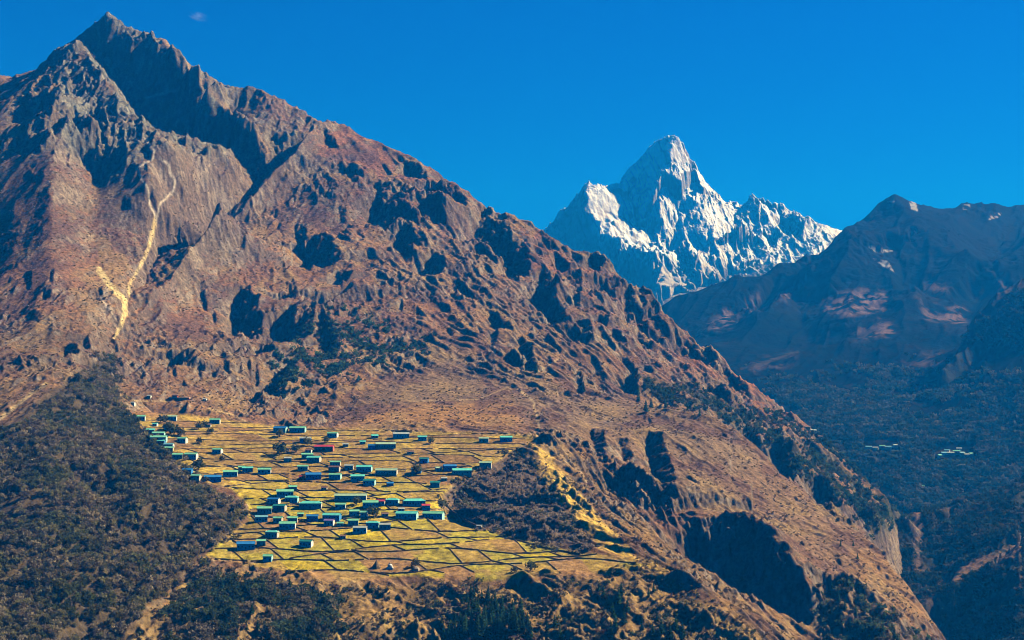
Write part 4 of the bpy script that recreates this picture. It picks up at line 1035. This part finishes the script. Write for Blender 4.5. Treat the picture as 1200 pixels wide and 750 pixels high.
conifers(cl2, "dark conifer in the narrow file running down the slope under the fields", "conifers in the file below the right hand fields")
cl3 = [(775,743,18),(785,749,20),(792,740,18),(800,749,20),(765,747,16),(752,738,14),(808,742,14),(770,730,13),(650,734,14),(656,748,16),(641,742,14),(760,700,12),(766,694,12)]
conifers(cl3, "small dark conifer standing apart on the stony slope below the spur", "scattered conifers below the spur")
cl4 = [(757,482,14),(763,478,12),(748,470,11),(780,478,10),(820,487,10),(684,460,13),(628,437,14),(612,428,12),(748,462,12),(806,480,9)]
conifers(cl4, "dark conifer at the foot of the crags beside the smooth shoulder", "conifers along the foot of the crags")
cl5 = [(x + rt.uniform(-4, 4), y + rt.uniform(-4, 4), rt.uniform(10, 17)) for x, y in [(250,700),(262,695),(275,700),(288,692),(300,700),(312,694),(325,700),(340,695),(352,702),(268,715),(282,722),(297,716),(315,722),(332,716),(350,722),(365,712),(378,704),(245,725),(262,735),(285,742),(305,738),(330,742),(350,740),(238,712),(372,730)]]
conifers(cl5, "dark conifer in the mixed wood on the slope under the lowest left field", "conifers under the lowest left field")
cl6 = [(983,705,13),(990,715,14),(1003,722,14),(1020,735,15),(1035,745,16),(1048,748,14),(975,695,12),(1010,742,15),(996,738,14),(1028,722,12),(985,640,8),(1005,655,8),(1000,640,7)]
conifers(cl6, "conifer in the shaded ravine at the foot of the big shoulder", "conifers in the ravine under the shoulder")
bench_trees = [(191,496,9,"dark tree between the two topmost left hand roofs"),(197,505,10,"dark tree beside the green house in the upper left cluster"),(203,510,12,"tall dark tree in the middle of the upper left house cluster"),(212,511,9,"dark tree right behind the white walled house of the upper left cluster"),(233,503,8,"dark tree left of the pair above the second terrace"),(240,500,7,"smaller dark tree of the pair above the second terrace"),(328,533,13,"broad dark tree alone on the brown terraces left of the red roof"),(328,512,8,"dark tree just under the blue and green roofs at the top"),(346,530,8,"bushy dark tree left of the red roofed house"),(360,522,9,"tree touching the pinkish wall beside the red roof"),(505,520,7,"dark tree below the teal house at the top centre"),(488,556,11,"dark tree over the reddish hut among the middle right terraces"),(233,551,12,"dark tree beside the bright blue building by the wood"),(418,592,9,"round brown tree between two long rows of white walled houses"),(438,606,11,"round dark tree between the lower green houses"),(238,665,11,"dark tree at the left tip of the lowest field"),(622,669,10,"dark round bush on the lip of the lowest field"),(603,671,7,"small dark bush on the lip of the lowest field"),(487,664,9,"bushy tree growing from the rock right of the white stupa"),(518,596,11,"dark tree at the foot of the knoll behind the red and white gable"),(382,519,7,"small tree between the green gable and the red roof"),(247,508,6,"little bush on the third terrace above the green hut"),(260,540,6,"little bush among the left terraces"),(234,520,7,"dark shrub on the terrace right of the upper left cluster")]
for px, py, h, lab in bench_trees:
    p = T1.hit(px, py); hm = h * p[1] / F * 1.15
    plant("village_tree", BROAD[[0, 7, 1][rt.randrange(3)]], p, hm, rt.random() * 6.28, lab, "tree", "trees among the village fields", 1.05)
# ================================================================ stone walls of the fields
wallm = flat_material("dry_stone", (.17, .125, .085), var=.5, scale=.8)
ORD = ["first","second","third","fourth","fifth","sixth","seventh","eighth","ninth","tenth","eleventh","twelfth","thirteenth","fourteenth","fifteenth","sixteenth","seventeenth","eighteenth","nineteenth","twentieth","twenty-first","twenty-second","twenty-third","twenty-fourth","twenty-fifth","twenty-sixth","twenty-seventh"]
rw = random.Random(12)
def wall_obj(pts, h, label, group):
    W = [T1.hit(*p) for p in pts]
    if len(W) < 2: return
    b = MB(); n = len(W); v = []
    for i, (X, Y, Z) in enumerate(W):
        a = W[max(i - 1, 0)]; c = W[min(i + 1, n - 1)]
        dx, dy = c[0] - a[0], c[1] - a[1]; L = math.hypot(dx, dy) or 1; nx, ny = -dy / L * .38, dx / L * .38
        hh = h * rw.uniform(.75, 1.2)
        v += [(X - nx, Y - ny, Z - .8), (X + nx, Y + ny, Z - .8), (X + nx * .7, Y + ny * .7, Z + hh), (X - nx * .7, Y - ny * .7, Z + hh)]
    f = [(0, 1, 2, 3), (4*n-1, 4*n-2, 4*n-3, 4*n-4)]
    for i in range(n - 1):
        for k in range(4): f.append((4*i + k, 4*i + 4 + k, 4*i + 4 + (k + 1) % 4, 4*i + (k + 1) % 4))
    o0 = W[0]
    b.add([(p[0] - o0[0], p[1] - o0[1], p[2] - o0[2]) for p in v], f)
    o = b.build("stone_wall", wallm); o.location = o0
    tag(o, label, "stone wall", group, "thing")
def inb(x, y): return bool(inside(BENCH, np.array([x]), np.array([y]))[0])
for k in range(1, len(ROWY) - 1):
    runs = []; cur = []; x = 150.0; cut = 150 + rw.uniform(60, 150)
    while x < 790:
        y = row_y(k, x)
        ok = inb(x, y) and rw.random() > .012
        if ok and x < cut: cur.append((x, y + rw.uniform(-.25, .25)))
        else:
            if len(cur) > 3: runs.append(cur)
            cur = []
            if x >= cut: cut = x + rw.uniform(90, 190)
        x += 3.5
    if len(cur) > 3: runs.append(cur)
    for j, rn in enumerate(runs):
        lab = "dark stone wall, %s terrace from the top, %s" % (ORD[k - 1], "only stretch" if len(runs) == 1 else "%s stretch from the left" % ORD[j])
        wall_obj(rn, .85 + .3 * (k > 12), lab, "terrace walls across the fields")
for k in range(7, len(ROWY) - 1):
    j = 0
    for q in range(len(BREAKS[k])):
        xa, xb = cross_x(k, q, 0), cross_x(k, q, 1); ya, yb = row_y(k, xa), row_y(k + 1, xb)
        if not (inb(xa, ya) and inb(xb, yb)) or rw.random() < .12: continue
        pts = [(xa + (xb - xa) * t, ya + (yb - ya) * t) for t in (0, .25, .5, .75, 1)]
        wall_obj(pts, .9, "short slanting wall between two plots, %s terrace down, %s from the left" % (ORD[k], ORD[min(j, 26)]), "cross walls between the plots"); j += 1
# wall closing the fields against the knoll
wall_obj([(516,585),(530,600),(548,612),(575,624),(600,632),(640,643),(680,650)], 1.8, "long dark wall closing the fields along the foot of the scrubby knoll", "boundary walls")

# ================================================================ houses
M = {k: flat_material("paint_" + k, c, rough=.45 if k.startswith('r_') else .8, var=.18, scale=.25) for k, c in dict(
    r_green=(.20,.60,.38), r_teal=(.13,.66,.58), r_blue=(.02,.20,.55), r_pale=(.38,.58,.38), r_red=(.55,.05,.06), r_grey=(.38,.44,.42), r_dteal=(.02,.24,.22), r_sky=(.16,.42,.52), r_brown=(.20,.11,.07), r_violet=(.25,.18,.42),
    w_white=(.78,.76,.70), w_stone=(.55,.50,.42), w_teal=(.36,.68,.68), w_blue=(.06,.26,.60), w_red=(.62,.17,.13), w_cream=(.62,.55,.38), dark=(.02,.025,.03), frame=(.05,.22,.40), wood=(.22,.10,.05), ridge=(.10,.16,.13)).items()}
WALLW = {'w_white':'white walls','w_stone':'rough stone walls','w_teal':'teal walls','w_blue':'blue walls','w_red':'red walls','w_cream':'cream walls'}
ROOFW = {'r_green':'green roofed','r_teal':'teal roofed','r_blue':'blue roofed','r_pale':'pale green roofed','r_red':'red roofed','r_grey':'grey roofed','r_dteal':'dark teal roofed','r_sky':'light blue roofed','r_brown':'brown roofed','r_violet':'violet roofed'}
hr = random.Random(21)
def house(p, w, d, h, roof, wall, label, group, rz=None, hip=False, detail=True, name="house"):
    t = empty(name, (p[0], p[1], p[2]), hr.uniform(-.3, .3) if rz is None else rz); tag(t, label, "house", group)
    b = MB(); b.box(-w/2, w/2, -d/2, d/2, -2.5, h)
    rise = d * .25
    b.add([(-w/2, -d/2, h), (-w/2, d/2, h), (-w/2, 0, h + rise - .15)], [(0, 1, 2)]); b.add([(w/2, -d/2, h), (w/2, d/2, h), (w/2, 0, h + rise - .15)], [(1, 0, 2)])
    b.build("wall", M[wall], t)
    b = MB(); e = .55; g = w/2 + e; q = d/2 + e; zb = h - e * .48 * 1.0; zr = h + rise; hp = q * .9 if hip else 0; th = .16
    v = [(-g, -q, zb), (g, -q, zb), (g - hp, 0, zr), (-g + hp, 0, zr), (g, q, zb), (-g, q, zb)]
    vt = [(x, y, z + th) for x, y, z in v]
    f = [(0,1,2,3),(3,2,4,5)]
    b.add(v, [tuple(reversed(k)) for k in f]); b.add(vt, f)
    b.add(v + vt, [(0,6,7,1)[::-1], (1,7,8,2)[::-1], (2,8,10,4)[::-1], (4,10,11,5)[::-1], (5,11,9,3)[::-1], (3,9,6,0)[::-1]])
    if hip: b.add(vt, [(1,4,2),(0,3,5)])
    ro = b.build("roof", M[roof], t)
    if detail:
        c = MB(); c.box(-g + hp, g - hp, -.22, .22, zr + th - .03, zr + th + .14); c.build("ridge_cap", M['ridge'], ro)
    n = max(2, int(w / 3.1)); step = w / n; dj = n // 2
    for i in range(n):
        x = -w/2 + step * (i + .5)
        if i == dj:
            b = MB(); b.box(x - .55, x + .55, -d/2 - .07, -d/2 + .05, -.3, 2.0); b.build("door", M['wood'], t)
        else:
            b = MB(); b.box(x - 1.05, x + 1.05, -d/2 - .06, -d/2 + .05, h * .28, h * .28 + 1.9, 0); b.box(x - .7, x + .7, -d/2 - .09, -d/2 - .03, h * .28 + .25, h * .28 + 1.6, 1)
            b.build("window", [M['frame'] if wall in ('w_white', 'w_cream') else M['w_white'], M['dark']], t)
    return t
G, TL, BL, PG, RD, GR, DT, SK, BR, VI = 'r_green','r_teal','r_blue','r_pale','r_red','r_grey','r_dteal','r_sky','r_brown','r_violet'
WH, ST, WT, WB, WR, WC = 'w_white','w_stone','w_teal','w_blue','w_red','w_cream'
HOUSES = [ # base centre x, y on the plan, length, roof, walls
 (156,474,5,GR,WH),(165,492,11,G,WH),(202,492,11,PG,WH),(252,496,13,G,ST),(182,499,6,TL,WH),(197,504,10,G,WT),(175,508,13,TL,ST),(186,512,15,G,WT),(186,517,20,G,WT),(188,521,12,TL,WB),(214,518,12,G,WH),(198,525,12,SK,WH),(198,529,11,G,WC),(255,531,12,G,WH),(208,537,12,G,ST),(224,537,16,G,WH),
 (220,555,12,BL,WB),(230,562,12,G,WC),(249,564,21,BL,WB),(270,558,18,G,WH),(290,553,13,TL,WH),(310,555,16,G,WH),(329,506,17,BL,WT),(349,506,20,G,WT),(358,518,14,GR,WB),(390,512,13,G,WH),(439,513,8,TL,ST),(380,528,24,RD,WR),(362,530,8,BR,WH),(360,537,14,G,ST),(368,541,17,TL,ST),(337,541,9,GR,ST),(393,546,13,G,ST),(355,551,13,G,ST),(427,552,19,TL,WT),(409,550,11,GR,ST),(392,552,14,BR,ST),
 (354,561,6,RD,WR),(367,561,19,BL,WB),(393,561,15,G,WT),(419,563,17,TL,WT),(433,568,15,DT,WT),(457,569,8,BL,WB),(343,575,10,G,ST),(334,581,21,G,WH),
 (470,513,20,GR,WT),(495,516,11,TL,WH),(452,525,25,PG,ST),(436,526,9,BL,WB),(567,518,12,PG,ST),(593,517,15,TL,WB),(497,542,11,DT,WB),(527,551,16,BL,WB),(541,556,24,TL,ST),(488,554,12,BL,WB),(453,556,27,PG,ST),(510,570,12,DT,ST),(569,547,15,PG,ST),(514,551,8,PG,WH),
 (342,588,16,TL,WT),(321,590,15,BL,WH),(328,598,16,DT,ST),(310,601,18,G,ST),(306,611,15,SK,WH),(364,595,28,TL,ST),(411,586,40,PG,ST),(399,596,13,G,WH),(434,594,19,G,WH),(326,612,11,G,ST),(343,612,12,G,ST),(337,619,20,G,WH),(366,610,14,BL,WB),(389,609,22,TL,WB),(386,615,12,VI,WH),(399,616,8,G,ST),(415,604,12,G,WH),(427,605,9,G,WH),(414,615,13,G,ST),(437,618,16,TL,WT),(319,629,16,TL,ST),(359,640,16,DT,WH),(288,643,22,BL,WT),(306,639,11,G,ST),(314,657,11,G,WT),
 (405,523,7,GR,ST),(425,520,7,TL,ST),(481,532,8,BR,ST),(520,563,7,GR,ST),(380,574,7,BR,ST),(352,605,7,G,ST),(470,599,7,GR,WH),(402,631,7,BR,ST),(283,550,8,G,WC),(244,500,7,BR,ST),
 (446,592,11,RD,WH),(460,591,16,TL,WT),(485,592,28,TL,WH),(477,607,27,TL,WT),(508,607,26,G,WT),(499,597,10,RD,WH),(451,620,14,GR,ST),(422,624,17,GR,WH),(451,605,8,BR,ST),(562,619,6,GR,ST)]
def zone_phrase(x, y):
    if x < 265 and y < 545: return "in the upper left cluster"
    if x < 300 and y < 570: return "by the wood's edge"
    if y < 530: return "along the top of the fields"
    if y < 575: return "in the upper middle rows"
    if y < 602: return "in the middle rows"
    if y < 622: return "in the lower middle rows"
    return "among the lowest yellow fields"
desc = []
for x, y, w, r_, wl in HOUSES:
    size = "long " if w >= 22 else ("tiny " if w <= 9 else "")
    desc.append("%s%s house with %s %s" % (size, ROOFW[r_], WALLW[wl], zone_phrase(x, y)))
for i, (x, y, w, r_, wl) in enumerate(HOUSES):
    same = sorted([j for j in range(len(HOUSES)) if desc[j] == desc[i]], key=lambda j: (HOUSES[j][0], HOUSES[j][1]))
    lab = desc[i]
    if len(same) > 1:
        k = same.index(i); lab += ", leftmost" if k == 0 else (", rightmost" if k == len(same) - 1 else ", %s from left" % ORD[k])
    p = T1.hit(x, y); m = p[1] / F
    wm = w * m * .92; d = min(max(6.5, wm * .5), 9.0); h = max(3.4, min(5.2, 4.6 * (.8 + .02 * w))) if w > 8 else 2.8
    house(p, wm, d if w > 8 else wm * .8, h, r_, wl, lab, "houses of the village", hip=(r_ == TL and w in (16, 28)))
# sub-gabled bright roof in the middle row and red-white gable are among the list above

# monastery above the village
p = T1.hit(210, 470); m = p[1] / F
t = empty("monastery", p, .05); tag(t, "red walled monastery with stepped roof on the slope above the village", "monastery")
b = MB(); b.box(-15, 15, -5, 5, -4, 4.2); b.build("wall", M['w_red'], t)
b = MB(); b.box(-15.3, 15.3, -5.3, 5.3, 4.2, 5.0); b.build("roof", M['w_white'], t)
b = MB(); b.box(-10, -2, -3.5, 3.5, 5.0, 8.4); b.build("upper_storey", M['w_red'], t)
b = MB(); b.add([(-11.5,-5,8.3),(-.5,-5,8.3),(-3.5,0,10.4),(-8.5,0,10.4),(-.5,5,8.3),(-11.5,5,8.3)], [(0,1,2,3),(3,2,4,5),(1,4,2),(0,3,5),(0,5,4,1)]); b.build("upper_roof", M['r_brown'], t)
for i in range(8):
    b = MB(); b.box(-13.4 + i * 3.7, -12 + i * 3.7, -5.1, -4.95, .8, 2.8, 0); b.box(-13.2 + i * 3.7, -12.2 + i * 3.7, -5.16, -5.05, 1.0, 2.6, 1); b.build("window", [M['w_white'], M['dark']], t)
b = MB(); b.box(15.4, 19, -4, 3, -3, 3); b.build("side_wing", M['w_cream'], t)
for q, (x, y, lab) in enumerate([(175, 466, "small white shrine on the slope left of the red monastery"), (240, 470, "small white hut right of the red monastery")]):
    p = T1.hit(x, y); house(p, 5.5, 4.5, 2.8, 'r_grey', 'w_white', lab, "houses of the village", detail=False)
# stupa and cairn at the lip of the fields
white = M['w_white']; gold = flat_material("gilded", (.55, .35, .07), rough=.35, metallic=.6)
p = T1.hit(457, 666)
t = empty("stupa", p); tag(t, "white domed stupa with gilded spire on the lip of the lowest field", "stupa")
b = MB(); b.box(-3.2, 3.2, -3.2, 3.2, -1.5, .9); b.box(-2.6, 2.6, -2.6, 2.6, .9, 1.6); b.build("base", white, t)
b = MB(); b.lathe([(2.1,1.6),(2.4,2.2),(2.45,2.9),(2.1,3.6),(1.3,4.1),(.5,4.3),(0,4.35)], 18); b.build("dome", white, t)
b = MB(); b.box(-.7, .7, -.7, .7, 4.3, 5.1); b.build("harmika", white, t)
b = MB(); b.lathe([(.55,5.1),(.5,5.3),(.42,5.5),(.42,5.7),(.3,6.0),(.2,6.5),(.3,6.6),(.0,7.2)], 12); b.build("spire", gold, t)
p = T1.hit(441, 665)
t = empty("cairn", p); tag(t, "tall brown stone cone beside the white stupa", "cairn")
b = MB(); b.lathe([(5.2,-1.5),(4.6,.6),(3.3,2.4),(2.2,3.8),(1.2,5.4),(.5,7.0),(0,7.6)], 9); b.build("stone_heap", wallm, t)
b = MB(); b.tube(0, 0, 7.2, 10.2, .16, .1, 6); b.build("pole", M['wood'], t)
p = T1.hit(487, 668)
t = empty("boulder", p); b = MB(); b.lathe([(4.4,-1.5),(4.1,1.2),(3.0,2.8),(1.3,3.6),(0,3.8)], 7); o = b.build("rock", rockm, t); tag(t, "grey boulder under a bushy tree right of the white stupa", "boulder")

# the village far down the valley and two farms on the flank
FAR = [(1018,526,7),(1026,527,6),(1034,525,6),(1041,526,7),(1049,524,6),(1101,536,5),(1106,533,7),(1114,533,8),(1121,531,8),(1127,533,7),(1133,535,6),(1138,534,5),(1110,530,6),(1124,528,6),(1080,572,6)]
for i, (x, y, w) in enumerate(FAR):
    p = T4.hit(x, y); wm = w * p[1] / F
    row = "left hand" if x < 1060 else "right hand"
    sub = [q for q in FAR if (q[0] < 1060) == (x < 1060)]; k = sorted(sub).index((x, y, w))
    if x == 1080: lab = "lone white house below the far valley hamlet"
    else: lab = "distant white house in the %s far hamlet, %s from the left" % (row, ORD[k])
    house(p, wm, 8, 5.5, ['r_sky', 'r_grey', 'r_green'][i % 3], 'w_white', lab, "houses of the far valley hamlet", detail=False, rz=hr.uniform(-.5, .5))
for x, y, w, lab in [(946,503,6,"pale farmhouse on the brown flank where it meets the valley, upper one"), (953,507,7,"pale farmhouse on the brown flank where it meets the valley, lower one"), (961,514,6,"small brown hut beside the two pale flank farmhouses")]:
    p = T1.hit(x, y); house(p, w * p[1] / F, 7, 4.5, 'r_brown' if w == 6 else 'r_grey', 'w_white' if w == 7 else 'w_cream', lab, "farmhouses on the valley flank", detail=False)

# ================================================================ wisp of cloud
me = bpy.data.meshes.new("cloud"); b = MB()
def ell(cx, cy, cz, a, bb, c):
    n, k = 20, 10
    v = [(cx + a * math.sin(math.pi * i / k) * math.cos(2*math.pi*j/n), cy + bb * math.sin(math.pi * i / k) * math.sin(2*math.pi*j/n), cz + c * math.cos(math.pi * i / k)) for i in range(k + 1) for j in range(n)]
    b.add(v, [(i*n+j, (i+1)*n+j, (i+1)*n+(j+1) % n, i*n+(j+1) % n) for i in range(k) for j in range(n)])
ell(0, 0, 0, 85, 60, 32)
cm = bpy.data.materials.new("cloud_vapour"); cm.use_nodes = True; n = cm.node_tree.nodes; n.clear(); l = cm.node_tree.links
o = n.new("ShaderNodeOutputMaterial"); pv = n.new("ShaderNodeVolumePrincipled"); tc = n.new("ShaderNodeTexCoord"); nz = n.new("ShaderNodeTexNoise")
nz.inputs["Scale"].default_value = .02; nz.inputs["Detail"].default_value = 5
mp = n.new("ShaderNodeMapping"); mp.inputs["Rotation"].default_value = (0, R(25), 0); mp.inputs["Scale"].default_value = (.6, 1, 1.6)
l.new(tc.outputs["Object"], mp.inputs[0]); l.new(mp.outputs[0], nz.inputs["Vector"])
ln = n.new("ShaderNodeVectorMath"); ln.operation = 'LENGTH'; sc_ = n.new("ShaderNodeVectorMath"); sc_.operation = 'DIVIDE'; sc_.inputs[1].default_value = (85, 60, 32)
l.new(tc.outputs["Object"], sc_.inputs[0]); l.new(sc_.outputs[0], ln.inputs[0])
fa = n.new("ShaderNodeMapRange"); fa.inputs[1].default_value = .1; fa.inputs[2].default_value = .95; fa.inputs[3].default_value = 1; fa.inputs[4].default_value = 0
l.new(ln.outputs["Value"], fa.inputs[0])
mr = n.new("ShaderNodeMapRange"); mr.inputs[1].default_value = .5; mr.inputs[2].default_value = .75; mr.inputs[3].default_value = 0; mr.inputs[4].default_value = .02
l.new(nz.outputs["Fac"], mr.inputs[0]); mu = n.new("ShaderNodeMath"); mu.operation = 'MULTIPLY'; l.new(fa.outputs[0], mu.inputs[0]); l.new(mr.outputs[0], mu.inputs[1])
l.new(mu.outputs[0], pv.inputs["Density"]); l.new(pv.outputs[0], o.inputs["Volume"])
c = b.build("cloud", cm); c.location = P(232, 19, 9000); c.rotation_euler = (0, R(14), 0); tag(c, "tiny white wisp of cloud right of the summit", "cloud", kind='stuff')
# ================================================================ the air
def haze(density, color):
    x0, x1, y0, y1, z0, z1 = -9100, 9100, -3100, 13100, -660, 2250
    v = [(x0,y0,z0),(x1,y0,z0),(x1,y1,z0),(x0,y1,z0),(x0,y0,z1),(x1,y0,z1),(x1,y1,z1),(x0,y1,z1)]
    f = [(0,3,2,1),(4,5,6,7),(0,1,5,4),(1,2,6,5),(2,3,7,6),(3,0,4,7)]
    me = bpy.data.meshes.new("haze"); me.from_pydata(v, [], f)
    m = bpy.data.materials.new("haze_air"); m.use_nodes = True
    n = m.node_tree.nodes; n.clear()
    o = n.new("ShaderNodeOutputMaterial"); pv = n.new("ShaderNodeVolumePrincipled")
    pv.inputs["Color"].default_value = (*color, 1); pv.inputs["Density"].default_value = density
    pv.inputs["Absorption Color"].default_value = (1, 1, 1, 1)
    pv.inputs["Anisotropy"].default_value = 0.1
    m.node_tree.links.new(pv.outputs[0], o.inputs["Volume"])
    me.materials.append(m)
    tag(link(bpy.data.objects.new("haze", me)), "thin blue mountain haze filling the valley air", "haze", kind='stuff')
haze(8.4e-5, (0.004, 0.25, 0.98))
